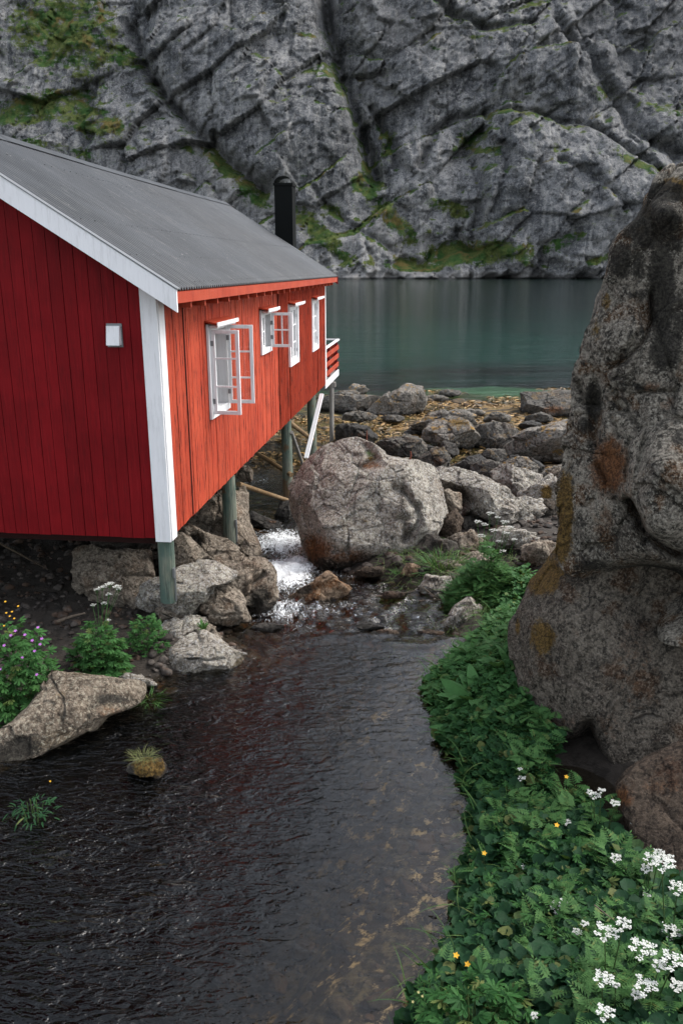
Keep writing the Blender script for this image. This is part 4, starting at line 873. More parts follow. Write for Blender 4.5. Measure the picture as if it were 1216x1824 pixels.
for i,(cx,cy,rx,ry,Y,lb) in enumerate([(655,1117,28,7,10.0,'dark wet stone in the middle of the stream lip'),(688,1128,22,6,9.85,'dark wet stone at the right of the stream lip'),(590,1132,22,5,9.8,'brown wet stone breaking the smooth lip'),(765,1128,26,5,9.75,'thin brown stone along the right end of the lip'),
     (478,1118,34,8,9.95,'brown wet stone at the left end of the lip'),(700,1060,24,7,11.1,'low brown stone in the rapids beside the twigs'),(745,1098,14,7,10.5,'small dark stone in the rapids near the freckled rock')]):
    rock(lb,blobpoly(cx,cy,rx,ry,60+i),Y,.16,'rusty' if i%2 else 'blackrock',400+i,5,'rock',G4_)
rock('grassy mossy stone standing in the left of the pool',blobpoly(265,1368,32,18,3),6.65,.2,'under',85,6,'rock',G4_,moss=[(265,1360,44,30,1.3)])
LBR=['reddish block under the two small wedged stones','pale block in front of the broad pale rock','pale block left of the lichened block','pale block at the foot of the leaning slab','pale block under the low pale slab','brown block just left of the tall flowers','low stone behind the tall grass tuft','low stone at the right foot of the central boulder',
 'grey stone touching the top of the leaning slab','grey stone behind the broad pale rock top edge','shaded block left of the giant boulder','flat weedy stone level with the balcony post foot','flat stone just beyond the dark flat rock','flat stone right of the smooth dark sloping rock','thin stone under the rectangular slab','tiny black stone left of the orange lichened rock','brown stone behind the leaning slab','grey stone against the giant boulder edge below the big lichened slab']
LBC=['far left boulder in the dark under the gable','dark boulder deep under the middle of the gable','dark boulder under the gable behind the big grey rock','dark boulder above the purple flowered plant','dark stone between the two flowering plants','topmost dark boulder at the left edge under the gable','grey rock touching the left side of the front stilt','dark stone behind the white flowered plant','warm stone between the purple and white flowered plants','grey rock at the left foot of the front stilt','warm stone at the inner edge of the flat slab',
 'brown rock between front and second stilts','brown stone left of the small yellow green sprig','dark rock behind the second stilt','brown rock at the upper edge of the white water','brown rock below the dark rounded end','grey rock under the pale stilt rock','dark stone beneath the white flowered plant']
FR=random.Random(12)
for i,(cx,cy,rx,ry,Y,mt) in enumerate([(828,968,34,18,13.1,'warm'),(880,905,46,26,14.2,'pale'),(935,905,36,20,14.9,'pale'),(905,960,40,20,12.6,'pale'),(960,985,34,22,11.8,'warm'),(845,1000,26,16,12.2,'warm'),(806,1010,20,13,12.0,'warm'),(742,1015,20,12,12.1,'warm'),
      (870,835,30,16,18.5,'shore'),(925,832,34,15,18.,'shorelich'),(975,905,24,16,15.,'under'),(640,742,34,9,27.,'shore'),(700,788,24,9,23.5,'shore'),(905,790,22,9,24,'shore'),(960,745,24,8,28,'shore'),(760,800,18,8,22.6,'blackrock'),(850,870,22,14,16.5,'warm'),(1000,850,26,16,17.,'warm')]):
    rock(LBR[i],blobpoly(cx,cy,rx,ry,700+i,7),Y,.8*rx*Y/F+.05,mt,720+i,6,'rock','packed stones right of the central boulder' if Y<=16 else 'packed stones on the shore')
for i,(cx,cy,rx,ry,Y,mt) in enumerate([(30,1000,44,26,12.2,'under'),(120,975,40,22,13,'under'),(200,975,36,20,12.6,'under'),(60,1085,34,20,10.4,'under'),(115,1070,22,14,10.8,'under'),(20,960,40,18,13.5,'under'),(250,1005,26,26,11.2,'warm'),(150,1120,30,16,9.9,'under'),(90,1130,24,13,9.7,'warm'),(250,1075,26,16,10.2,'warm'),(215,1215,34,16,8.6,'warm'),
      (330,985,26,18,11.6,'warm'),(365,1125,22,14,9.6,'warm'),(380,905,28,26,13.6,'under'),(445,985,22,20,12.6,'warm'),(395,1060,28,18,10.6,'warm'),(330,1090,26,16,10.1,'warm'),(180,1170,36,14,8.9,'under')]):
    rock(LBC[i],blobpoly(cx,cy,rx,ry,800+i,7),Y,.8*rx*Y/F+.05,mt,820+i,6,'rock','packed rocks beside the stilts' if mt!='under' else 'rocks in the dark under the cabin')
# the giant boulder stack on the right
rock('rust brown rock base at lower right under the overhanging boulder',[(1090,1400),(1130,1355),(1216,1315),(1330,1300),(1420,1500),(1330,1680),(1216,1660),(1162,1610),(1136,1540),(1122,1490),(1104,1440)],5.45,.7,'rusty',91,8,'boulder','giant boulders on the right',facets=3,namp=.35,stain=[(1105,1420,26,24,1.),(1200,1400,80,20,.5)],dark=[(1150,1500,30,20,.35)])
rock('bulging grey lower half of the giant boulder with ochre moss patches',[(993,985),(958,1034),(932,1082),(915,1109),(909,1139),(915,1175),(940,1238),(962,1284),(990,1312),(1022,1316),(1040,1306),(1066,1355),(1092,1415),(1216,1430),(1360,1420),(1420,1150),(1320,900),(1120,905)],7.85,1.2,'giantlow',92,8,'boulder','giant boulders on the right',facets=2,namp=.34,fr=.7,box=.6,
     moss=[(966,1022,36,38,1.5),(968,1137,22,30,1.4),(922,1115,6,18,.9),(990,975,14,30,1.)],dark=[(1040,1330,20,16,.8),(1130,1390,70,18,.6),(1020,1040,40,14,.4)],stain=[(1130,1190,50,110,.45),(1020,1285,30,16,.4),(1090,1290,40,60,.35)],
     bulges=[(1000,1160,90,120,.12),(1180,1080,80,60,-.25)],cracks=[([(1045,1300),(1052,1340),(1090,1400)],10,.3)])
rock('towering rough upper giant boulder with black and ochre lichen',[(1260,300),(1216,320),(1193,336),(1163,353),(1149,379),(1137,408),(1110,432),(1095,458),(1093,497),(1073,543),(1058,580),(1041,629),(1029,665),(1026,700),(1020,760),(1006,820),(1000,900),(997,961),(1003,1000),(1056,1033),(1082,1050),(1124,1084),(1171,1109),(1216,1130),(1330,1150),(1500,900),(1520,600),(1420,300)],7.9,1.6,'giant',93,8,'boulder','giant boulders on the right',facets=2,namp=.62,fr=.85,box=.62,
     bulges=[(1190,385,28,22,.16),(1195,880,75,105,.45),(1120,620,60,50,.06),(1150,1075,110,55,-1.2),(1060,735,12,50,-.14),(1165,560,22,80,-.12)],
     cracks=[([(1030,690),(1052,735),(1060,790)],6,.10),([(1090,650),(1125,632),(1150,600),(1160,520)],5,.09),([(1140,700),(1216,696)],3,.07),([(1060,830),(1100,900),(1120,930)],6,.10),([(1120,900),(1150,955),(1216,1000)],8,.45),([(1120,780),(1118,860)],4,.07)],
     dark=[(1160,400,60,50,1.),(1185,345,50,25,.9),(1178,520,26,95,1.2),(1105,462,22,32,1.2),(1185,622,30,40,1.2),(1135,470,20,40,.6),(1210,560,20,60,.7),(1055,715,16,40,1.),(1040,760,20,18,.7),(1150,1060,110,50,.95),(1050,1010,40,16,.7),(1090,960,50,60,.45),(1195,420,30,60,.6)],  # black lichen; the wide low patch paints overhang shade over dark rock
     moss=[(1006,900,18,66,1.3),(998,965,20,36,1.4),(1200,330,30,16,1.2),(1150,372,14,18,1.),(1078,535,10,20,.9),(1060,590,14,36,.6),(1140,410,10,16,.8),(1205,350,20,14,.7),(1110,400,10,16,.5),(1085,700,14,18,.3)],
     stain=[(1085,830,38,60,1.25),(1075,930,26,40,.7),(1160,690,20,14,.7),(1190,720,24,14,.6),(1115,870,26,40,.5),(1130,1000,50,40,.4),(1075,640,30,30,.3)])
# ================================================================== PLANTS
def T_round(n=13):   # kidney shaped leaf, base notch at origin
    V=[(0,.12,-.03)];
    for k in range(n):
        t=-math.pi/2+.35+ (2*math.pi-.7)*k/(n-1); r=.5*(1+.06*math.sin(5*t)); r*=1-.10*(k%2); V.append((r*1.08*math.cos(t),.42+r*.95*math.sin(t)*.95,.06*(k%2)+.14*abs(math.cos(t))))
    return np.array(V),[(0,k,k+1) for k in range(1,n)]
def T_palm(lobes=5):
    V=[(0,.0,0)];P_=[]
    for k in range(lobes):
        a=R_(-112+224*k/(lobes-1)); L=1-.16*abs(k-(lobes-1)/2)
        for da,rr in ((-15,.52),(-9,.80),(-3,.86),(0,1.),(4,.84),(10,.78),(15,.5)):
            t=a+R_(da); P_.append((rr*L*.62*math.sin(t),.30+rr*L*.62*math.cos(t),.06*math.cos(3*t)-.16*rr*rr+(.04 if da==0 else 0)))
        if k<lobes-1: t=a+R_(224/(lobes-1)/2); P_.append((.16*math.sin(t),.30+.16*math.cos(t),.03))
    V+= [(0,.28,.02)]+P_; n=len(P_)
    return np.array(V),[(1,2+k+1,2+k) for k in range(n-1)]
def T_fern(n=6):
    V=[];Fc=[]
    def q(x,y,dx,dy,w,z0,z1):
        px_,py_=-dy,dx; b=len(V); V.extend([(x,y,z0),(x+dx*.5+px_*w,y+dy*.5+py_*w,(z0+z1)/2),(x+dx,y+dy,z1),(x+dx*.5-px_*w,y+dy*.5-py_*w,(z0+z1)/2)]); Fc.append((b,b+3,b+2,b+1))
    for k in range(n):
        y=.12+.8*k/n; L=.46*(1-k/n)**.8+.06; z=-.15*y*y
        for s in (-1,1):
            q(0,y,s*L*.9,L*.45,.13,z,z-.05*L)
            for j in (.35,.6):
                bx,by=s*L*.9*j,y+L*.45*j; q(bx,by,s*L*.22,L*.34,.2,z,z-.03); q(bx,by,s*L*.34,-L*.12,.2,z,z-.03)
    q(0,.85,0,.2,.2,-.12,-.16); q(0,0,0,.9,.012,0,-.12)
    return np.array(V),Fc
def T_blade(n=6,w=.05,curl=.5,wavy=0.):
    V=[];Fc=[]
    for k in range(n+1):
        t=k/n; a=curl*t; y=math.sin(a)/max(curl,.01); z=-(1-math.cos(a))/max(curl,.01); ww=w*(math.sin(math.pi*min(1,(t*.92+.08)))**.7 if w>.04 else (1-t)**.6+.02); dz=wavy*math.sin(k*2.3)
        V+= [(-ww,y,z+.25*ww+dz),(0,y,z),(ww,y,z+.25*ww-dz)]
        if k: b=3*(k-1); Fc+=[(b,b+1,b+4,b+3),(b+1,b+2,b+5,b+4)]
    return np.array(V),Fc
TP={'round':T_round(),'palm':T_palm(),'palm7':T_palm(7),'fern':T_fern(),'dock':T_blade(8,.13,1.1,.02),'grass':T_blade(4,.018,.9),'lance':T_blade(4,.10,.7)}
class Leaves:
    """leaf-sized faces gathered into one mesh; each leaf: position, direction of the tip, normal, size"""
    def __init__(s): s.V=[];s.F=[];s.n=0
    def add(s,kind,Pp,yaw,tilt,size,roll=None,rs=None):
        T,Fc=TP[kind]; N=len(Pp); Pp=np.asarray(Pp,float)
        roll=np.zeros(N) if roll is None else roll
        cy,sy,ct,st,cr,sr=np.cos(yaw),np.sin(yaw),np.cos(tilt),np.sin(tilt),np.cos(roll),np.sin(roll)
        # y axis = tip direction, elevated by tilt
        ydir=np.stack([cy*ct,sy*ct,st],1); xdir0=np.stack([sy,-cy,0*cy],1); z0=np.cross(xdir0,ydir)
        xdir=xdir0*cr[:,None]+z0*sr[:,None]; zdir=np.cross(xdir,ydir)
        W=Pp[:,None,:]+(T[None,:,:1]*xdir[:,None,:]+T[None,:,1:2]*ydir[:,None,:]+T[None,:,2:]*zdir[:,None,:])*np.asarray(size)[:,None,None]
        k=len(T); s.V.append(W.reshape(-1,3))
        offs=(np.arange(N)*k+s.n)
        for f in Fc:
            s.F.append((offs[:,None]+np.array(f)[None,:]))
        s.n+=N*k
    def build(s,name,mat,parent=None,loc=None):
        V=np.concatenate(s.V); k3=[f for f in s.F if f.shape[1]==3]; k4=[f for f in s.F if f.shape[1]==4]
        if k3 and not k4: Fq=np.concatenate(k3)
        elif k4 and not k3: Fq=np.concatenate(k4)
        else: Fq=sum([f.tolist() for f in s.F],[])
        return mesh_np(name,V,Fq,mat,smooth=False,parent=parent,loc=loc)
rs=np.random.RandomState(7)
def gh(x,y): return ground_h(np.atleast_1d(np.float64(x)),np.atleast_1d(np.float64(y)),True)
# ---------- marsh plants covering the right bank
YV=np.array([2.,3.0,4.0,4.8,5.5,6.05,6.6,7.4,8.0,8.4,9.0,9.5,10.2,11.2,12.3])
XL_=np.array([-.3,.15,.42,.78,1.0,1.13,1.08,.98,.92,1.02,1.45,1.72,1.80,1.75,1.95])
XR_=np.array([3.2,3.0,2.6,2.25,2.05,2.1,2.05,1.85,1.8,1.85,2.05,2.25,2.6,2.7,2.9])
def canopy(x,y):
    W=wlevel(y); d=np.clip(x-np.interp(y,YV,XL_),0,3); p=np.stack([x,y,x*0],1)
    top=np.interp(y,[2,3.2,4,5,6,7,8,9,10,12.3],[.85,.72,.50,.36,.30,.30,.34,.38,.42,.55])
    return W+.05+top*(1-np.exp(-d*3.2))+.35*np.clip(d-.6,0,2)*np.interp(y,[3,5,6],[.7,.2,.1])+fbm(p*2.4,3,91)*.11+.02
def scatter(N,y0,y1,ex=.0,bias=1.):
    y=rs.uniform(y0,y1,N); u=rs.rand(N)**bias; xl=np.interp(y,YV,XL_)-ex+.07*vnoise(np.stack([y*4,y*0,y*0],1),3)+.05*vnoise(np.stack([y*13,y*0,y*0],1),5); xr=np.interp(y,YV,XR_)
    return xl+(xr-xl)*u,y
def keep(x,y):  # dark water pocket under the overhanging boulder and clearing in front of it
    a=((x-2.05)/.32)**2+((y-6.25)/.42)**2
    return (a>1+.3*vnoise(np.stack([x*5,y*5,x*0],1),8))
def cover(kind,N,y0,y1,s0,s1,lift,mat,name,bias=1.,ex=0.,layers=.16,maskf=None,tilt=(.1,.7)):
    x,y=scatter(N,y0,y1,ex,bias); k=keep(x,y)
    if maskf is not None: k&=maskf(x,y)
    x,y=x[k],y[k]; n=len(x); z=canopy(x,y)+lift-layers*rs.rand(n)**1.6
    ed=x<np.interp(y,YV,XL_)+.10; z=np.where(ed,wlevel(y)+(z-wlevel(y))*rs.rand(n)**.7,z)
    L=Leaves(); L.add(kind,np.stack([x,y,z],1),rs.uniform(0,2*math.pi,n),rs.uniform(*tilt,n)*rs.choice([1,-.3],n),rs.uniform(s0,s1,n),rs.normal(0,.30,n)); return L
nz=lambda x,y,s,f=1.3: vnoise(np.stack([x*f,y*f,x*0],1),s)
L=cover('round',19000,2.7,9.6,.05,.115,0,None,'',layers=.22)
Lx=cover('round',4200,8.6,11.2,.05,.10,0,None,'',layers=.2); L.V+=Lx.V; L.F+=[f+L.n for f in Lx.F]; L.n+=Lx.n
o=L.build('marsh_leaves',M['marigold']); tag(o,'round dark green marsh leaves carpeting the right bank','ground cover',kind='stuff')
L=cover('palm7',2600,2.6,8.5,.07,.13,.05,None,'',bias=.6,maskf=lambda x,y:nz(x,y,11)>-.15,layers=.14)
o=L.build('lobed_leaves',M['geran']); tag(o,'lobed leaves among the round ones at the lower right','ground cover',kind='stuff')
L=cover('fern',900,2.6,9.5,.12,.20,.08,None,'',bias=.55,maskf=lambda x,y:nz(x,y,12)>-.05,layers=.2,tilt=(.0,.8))
o=L.build('feathery_leaves',M['fern']); tag(o,'feathery leaves scattered over the lower right bank','ground cover',kind='stuff')
x,y=scatter(650,3.5,11.5,.04,2.2); z=wlevel(y)+rs.rand(len(x))*.25; L=Leaves(); L.add('grass',np.stack([x,y,z],1),rs.uniform(1.8,4.6,len(x)),rs.uniform(.1,1.2,len(x)),rs.uniform(.12,.32,len(x)),rs.normal(0,.5,len(x)))
o=L.build('bank_grass',M['grass']); tag(o,'thin grass blades hanging over the water along the right bank','grass',kind='stuff')

def stems_np(paths,r0,r1,seg=5):
    m=MB()
    for p in paths: n=len(p); m.tube(p,[r0+(r1-r0)*i/(n-1) for i in range(n)],seg,cap=False)
    return m
def curve(a,b,sag=.0,n=4):
    a,b=np.array(a,float),np.array(b,float); return [tuple(a+(b-a)*t+np.array([0,0,sag*math.sin(math.pi*t)])) for t in np.linspace(0,1,n)]
def bush(label,cx,cy,Y,w,h,kind,mat,n,s0,s1,cat='plant',name='leafy_plant',depth=None,flat=.0,group=None):
    """dome of leaves; (cx,cy) photo pixel of its centre at distance Y; w,h in metres"""
    c=at_y(cx,cy,Y); g=np.array([c[0],c[1],c[2]-h*.5]); e=empty(name,tuple(g),label,cat,group); d=depth or w*.8
    v=rs.normal(size=(n,3)); v/=np.linalg.norm(v,axis=1)[:,None]; v[:,2]=np.abs(v[:,2])*1.; rr=rs.rand(n)**.28
    q=g+v*rr[:,None]*np.array([w/2,d/2,h])*(1+.22*fbm(v*2.1+cx,2,5))[:,None]; 
    yaw=np.arctan2(v[:,1],v[:,0])+rs.normal(0,.9,n); til=rs.uniform(-.3,.6,n)-.2*(v[:,2]<.3)
    L=Leaves(); L.add(kind,q,yaw,til,rs.uniform(s0,s1,n),rs.normal(0,.35,n)); 
    fol=L.build('foliage',mat,e,loc=None); fol.matrix_parent_inverse=e.matrix_world.inverted() if False else fol.matrix_parent_inverse
    me=fol.data; co=np.empty(len(me.vertices)*3,np.float32); me.vertices.foreach_get('co',co); co=co.reshape(-1,3)-g.astype(np.float32); me.vertices.foreach_set('co',co.ravel()); me.update()
    ps=[]
    for k in range(12):
        t=rs.uniform(0,6.28); r=rs.uniform(.2,.8); ps.append(curve((.05*math.cos(t),.05*math.sin(t),-.1),(w/2*r*math.cos(t),d/2*r*math.sin(t),h*.85*(1-r*r*.5)),.03))
    stems_np(ps,.006,.003).build('stems',M['stem'],e)
    return e,g
def umbel_heads(e,base,tops,rads,stem_r=.004,white='petal',flor=.0085,bush_base=True):
    """white umbels on branching stems: coordinates local to e"""
    for tp,rad in zip(tops,rads):
        tp=np.array(tp,float); ps=[]; rays=[]
        for k in range(9):
            t=2.4*k; r=rad*math.sqrt((k+.5)/9)*.9; rays.append(tp+np.array([r*math.cos(t),r*math.sin(t),.012-.25*r*r/rad+rs.uniform(-.006,.006)]))
        hub=tp-np.array([0,0,rad*.75]); mid=(np.array(base)*.5+hub*.5)+np.array([rs.uniform(-.03,.03),rs.uniform(-.03,.03),0])
        m=stems_np([[tuple(base),tuple(mid),tuple(hub)]],stem_r,stem_r*.7); 
        for q in rays: m.tube([tuple(hub),tuple((hub+q)/2+np.array([0,0,-.1*rad])),tuple(q)],.0016,4,cap=False)
        so=m.build('stem',M['stem'],e)
        V=[];Fc=[]
        for q in rays:
            for j in range(15):
                t=2.4*j+rs.rand(); r=rad*.24*math.sqrt((j+.4)/15); c=q+np.array([r*math.cos(t),r*math.sin(t),.004+rs.uniform(-.004,.005)]); f=flor*.6*rs.uniform(.7,1.15)*(rad/.06)**.5
                tl=rs.normal(0,.3,2); b=len(V)
                for a in range(5):
                    t2=a*1.2566+j; V.append(tuple(c+np.array([f*math.cos(t2),f*math.sin(t2),f*(tl[0]*math.cos(t2)+tl[1]*math.sin(t2))])))
                Fc.append(tuple(range(b,b+5)))
        o=mesh_np('flower_head',np.array(V),Fc,M[white],smooth=False,parent=so)
def specks(e,pts,r,mat,name='flower',n=5):
    for p in pts:
        V=[(p[0],p[1],p[2])];
        for a in range(n*2): t=a*math.pi/n; q=r*(1 if a%2==0 else .55); V.append((p[0]+q*math.cos(t),p[1]+q*math.sin(t)*.8,p[2]+q*.5*math.sin(t)+.003))
        mesh_np(name,np.array(V),[(0,k,k%(2*n)+1) for k in range(1,2*n+1)],mat,smooth=False,parent=e)
# left bank
e,g=bush('large leafy plant with purple and yellow flowers at the left edge',22,1195,7.6,.95,1.05,'palm7',M['geran'],620,.11,.18,'geranium','geranium_plant')
specks(e,[tuple(at_y(x,y,7.35)-g) for x,y in [(28,1124),(45,1131),(58,1141),(20,1132),(68,1118),(72,1148),(62,1160),(40,1172),(8,1150),(66,1202),(2,1192),(75,1138)]],.020,M['purple'])
specks(e,[tuple(at_y(x,y,7.5)-g) for x,y in [(10,1072),(18,1098),(26,1102),(12,1092),(33,1080),(8,1115),(22,1090)]],.014,M['yellow'],'bud')
e,g=bush('lush lobed plant with white flower umbels growing by the flat slab',176,1155,8.5,.62,.62,'palm7',M['geran'],460,.09,.15,'cow parsley','cow_parsley')
umbel_heads(e,(0,0,.3),[tuple(at_y(x,y,8.6)-g) for x,y in [(182,1047),(195,1041),(208,1046),(173,1052),(186,1076),(194,1060),(166,1079),(192,1106),(212,1050)]],[.05,.055,.05,.04,.04,.04,.035,.035,.035])
bush('smaller lobed green plant right of the white flowered one',262,1130,8.95,.46,.50,'palm7',M['geran'],240,.07,.12,'geranium','geranium_plant')
def tuft(label,cx,cy,Y,w,h,n,mat,name='grass_tuft',cat='grass tuft',size=None,kind='grass',up=(.5,1.45)):
    g=at_y(cx,cy,Y); e=empty(name,tuple(g),label,cat); L=Leaves(); t=rs.uniform(0,6.28,n); r=w/2*np.sqrt(rs.rand(n))*.55
    L.add(kind,np.stack([r*np.cos(t),r*np.sin(t)*.7,rs.uniform(-.03,.03,n)],1),t+rs.normal(0,.5,n),rs.uniform(*up,n),(size or h)*rs.uniform(.5,1.15,n),rs.normal(0,.6,n))
    L.build('blades',mat,e); return e,g
tuft('bright green feathery grass tuft among stones right of the central boulder',786,1026,12.0,.55,.50,420,M['grass'],size=.52)
tuft('small green tuft at the foot of the central boulder',707,1022,11.9,.2,.15,60,M['grass'],size=.14)
tuft('dry grass tuft growing on the mossy stone in the pool',258,1350,6.6,.36,.14,200,M['drygrass'],size=.12,up=(.2,1.3))
tuft('green grass trailing at the waters edge below the pale wedge',265,1250,8.0,.5,.14,160,M['grass'],size=.2,up=(0,.8))
tuft('tiny tuft beside the puddle on the central boulder',658,812,13.2,.16,.10,60,M['drygrass'],size=.11)
tuft('small yellow green sprig on the slab below the stilt',362,1120,9.35,.12,.10,26,M['grass'],size=.12,kind='lance')
tuft('small green sprig in the crevice left of the pale wedge',300,1150,9.2,.2,.14,40,M['grass'],size=.12,kind='lance')
e,g=bush('small blue green sprig standing in the shallow water at left',58,1440,5.95,.42,.16,'lance',M['marigold'],90,.05,.09,'plant','willow_sprig')
specks(e,[tuple(at_y(90,1392,6.2)-g)],.012,M['yellow'])
# tall white-flowered clump at centre right
e,g=bush('tall feathery plant topped with white umbels beside the grass tuft',868,1055,10.7,1.15,.85,'fern',M['fern'],1500,.12,.22,'cow parsley','cow_parsley')
V_=rs.rand(1100,3); ks=rs.randint(0,6,1100); sx=np.array([-.36,-.2,-.05,.08,.22,.38])[ks]; sh=np.array([.35,.62,.95,.8,.55,.4])[ks]; q=np.stack([sx+(V_[:,0]-.5)*.22*(1.3-V_[:,2]),(V_[:,1]-.5)*.35,.25+V_[:,2]*sh],1); L=Leaves(); L.add('fern',q,rs.uniform(0,6.28,1100),rs.uniform(-.5,.9,1100),rs.uniform(.05,.15,1100)); L.build('upper_foliage',M['fern'],e)
pts=[(872,915),(885,922),(862,935),(898,930),(878,945),(856,955),(900,950),(888,965),(868,975),(908,940),(850,930),(893,982),(915,962),(874,990)]
umbel_heads(e,(0,0,.25),[tuple(at_y(x,y,10.9+rs.uniform(-.15,.15))-g) for x,y in pts],[rs.uniform(.045,.07) for _ in pts],stem_r=.005)
bush('round leaved clump at the base of the tall white flowered plant',875,1090,10.6,.8,.42,'round',M['dock'],420,.07,.12,'plant','leafy_plant')
bush('dense green clump squeezed between the flowers and the giant boulder',938,1042,11.0,.5,.42,'lance',M['dock'],320,.10,.16,'plant','leafy_plant')
tuft('broad leaved dock with long arching leaves at the pools right edge',862,1262,7.6,.5,.4,60,M['dock'],'dock_plant','dock',.46,'dock',(.3,1.2))
tuft('second long leaved dock just above and right of the arching one',905,1205,8.0,.4,.4,36,M['dock'],'dock_plant','dock',.40,'dock',(.4,1.3))
tuft('long dark dock leaves drooping toward the water below the arching dock',832,1320,7.1,.35,.3,30,M['dock'],'dock_plant','dock',.30,'dock',(.0,.7))
e,g=bush('leafy clump with round leaves overhanging the pool at its right edge',815,1235,8.25,.55,.34,'round',M['dock'],260,.08,.13,'plant','leafy_plant')
# cow parsley plants of the lower right bank
GP='cow parsley on the lower right bank'
def parsley(label,heads,Yh,base_px,nleaf=26):
    bx,by=base_px; c=at_y(bx,by,Yh[0] if hasattr(Yh,'__len__') else Yh); x,y=c[0],c[1]+.15; zb=float(canopy(np.array([x]),np.array([y]))[0])-.35
    e=empty('cow_parsley',(x,y,zb),label,'cow parsley',GP); g=np.array([x,y,zb])
    tops=[];rads=[]
    for i,(hx,hy,rp) in enumerate(heads):
        Yi=Yh[i] if hasattr(Yh,'__len__') else Yh; tops.append(tuple(at_y(hx,hy,Yi)-g)); rads.append(rp*Yi*1.0/F)
    umbel_heads(e,(0,0,.0),tops,rads,stem_r=.0045)
    n=int(nleaf*.55); L=Leaves(); t=rs.uniform(0,6.28,n); hz=rs.uniform(.1,.5,n); L.add('fern',np.stack([.05*np.cos(t),.05*np.sin(t),hz],1),t,rs.uniform(.0,.7,n),rs.uniform(.10,.17,n)); L.build('leaves',M['fern'],e)
parsley('tall cow parsley with two flat heads above a third near the corner',[(1078,1662,30),(1108,1648,20),(1142,1690,34)],3.5,(1110,1760))
parsley('cow parsley head cluster hanging low at the bottom of the picture',[(1073,1745,26),(1096,1758,9)],3.3,(1090,1824))
parsley('large cow parsley head directly under the widest white head',[(1148,1757,30),(1132,1775,14)],3.25,(1150,1824))
parsley('half cut off cow parsley head at the right picture edge',[(1196,1712,30),(1172,1722,18),(1205,1758,20)],3.3,(1190,1800))
parsley('cow parsley head at the very bottom edge of the picture',[(1076,1806,24)],3.1,(1085,1840))
parsley('cow parsley head against the rust brown rock at the right edge',[(1194,1660,26),(1180,1540,28),(1206,1582,24)],3.9,(1196,1720))
parsley('cow parsley with small scattered heads before the rust brown rock',[(1160,1532,22),(1172,1522,14),(1150,1550,14),(1150,1598,10),(1188,1530,14)],4.4,(1160,1640))
parsley('cow parsley reaching over the dark gap by the boulder foot',[(1058,1418,14),(1070,1410,9),(1094,1432,12),(1050,1414,9),(1131,1468,13)],5.3,(1080,1500))
parsley('cow parsley with one round head among the lobed leaves',[(1095,1530,13)],4.7,(1100,1600))
parsley('cow parsley with a loose white head in the centre of the leaves',[(993,1618,20),(1002,1610,10)],4.35,(990,1690))
parsley('three small white cow parsley heads above the leaves by the water',[(903,1472,14),(890,1480,9),(930,1468,10)],5.6,(912,1540))
parsley('single small white head left of the dark gap',[(1033,1485,10),(1008,1466,10)],5.4,(1025,1540))
parsley('small white head over the round leaves near the pool',[(933,1546,9)],5.0,(935,1600))
parsley('pale greenish head near the top of the lower bank',[(928,1388,9),(925,1372,6),(978,1420,9)],6.0,(940,1450))
parsley('thin cow parsley with sparse heads right of the loose head',[(1026,1663,12),(1040,1648,10)],4.0,(1030,1720))
parsley('two tiny white heads at the bottom edge left of the large ones',[(950,1812,9),(1010,1822,12)],3.3,(980,1850),12)
for i,(x,y,Y,lb) in enumerate([(991,1470,5.2,'single orange yellow flower above the leaves near the dark gap'),(862,1520,5.15,'yellow flower at the leaf edge over the pool'),(812,1702,4.0,'yellow flower low at the waters edge near the bottom'),(1008,1384,5.9,'orange flower just under the boulder overhang'),(832,1718,4.0,'tiny yellow bud beside the low yellow flower')]):
    c=at_y(x,y,Y); e=empty('marsh_marigold',(c[0],c[1],c[2]-.15),lb,'flower','yellow flowers of the right bank'); specks(e,[(0,0,.15)],.022,M['yellow']); stems_np([curve((0,0,-.15),(0,0,.148))],.003,.002).build('stem',M['stem'],e)
e,g=bush('young shrub with whorled leaves and pale buds at the bottom edge',772,1770,3.85,.28,.30,'lance',M['geran'],170,.04,.075,'shrub','young_shrub')
specks(e,[tuple(at_y(x,y,3.7)-g) for x,y in [(745,1768),(752,1775),(760,1790),(735,1785),(742,1815)]],.010,NT('pale_bud').fin((.45,.42,.18),.7),'bud')
bush('bright lobed leaves at the bottom edge right of the young shrub',850,1800,3.4,.5,.2,'palm7',M['geran'],120,.10,.16,'plant','leafy_plant')
# ------------------------------------------------------------------ twigs, sticks, iron
def stick(label,pts,Y,r,mat='twig',cat='branch',name='driftwood_stick'):
    Ys=Y if hasattr(Y,'__len__') else [Y]*len(pts)
    m=MB(); P_=[at_y(*p,yy) for p,yy in zip(pts,Ys)]; c=P_[0]; m.tube([tuple(p-c) for p in P_],[r*(1-.45*i/(len(P_)-1)) for i in range(len(P_))],7); o=m.build(name,M[mat]); o.location=tuple(c); tag(o,label,cat); return o
stick('pale bleached branch lying in the shade left of the big grey rock',[(103,1107),(128,1098),(152,1092)],9.4,.022)
stick('long thin stick lying by the twigs in the rapids',[(745,1070),(772,1069),(800,1066)],11.,.010)
stick('thin twig slanting down to the long stick right of the rapids',[(752,1046),(768,1058),(782,1068)],11.,.008)
stick('brown twig lodged in the rapids among leaves',[(668,1062),(700,1060),(738,1052)],11.1,.012)
stick('short forked brown twig on the mottled rock',[(795,1066),(806,1056),(812,1052)],10.9,.008)
stick('thin dead twig crossing under the small lobed plant',[(228,1172),(262,1170),(296,1163)],8.9,.008)
stick('dead twig leaning to the left wedge',[(240,1155),(250,1172),(262,1188)],8.9,.007)
stick('dead twig slanting up toward the pale wedge',[(262,1192),(282,1172),(292,1160)],8.85,.007)
stick('long thin pole leaning in the dark under the gable',[(0,968),(60,1000),(100,1022)],[10.6,11.2,11.6],.014)
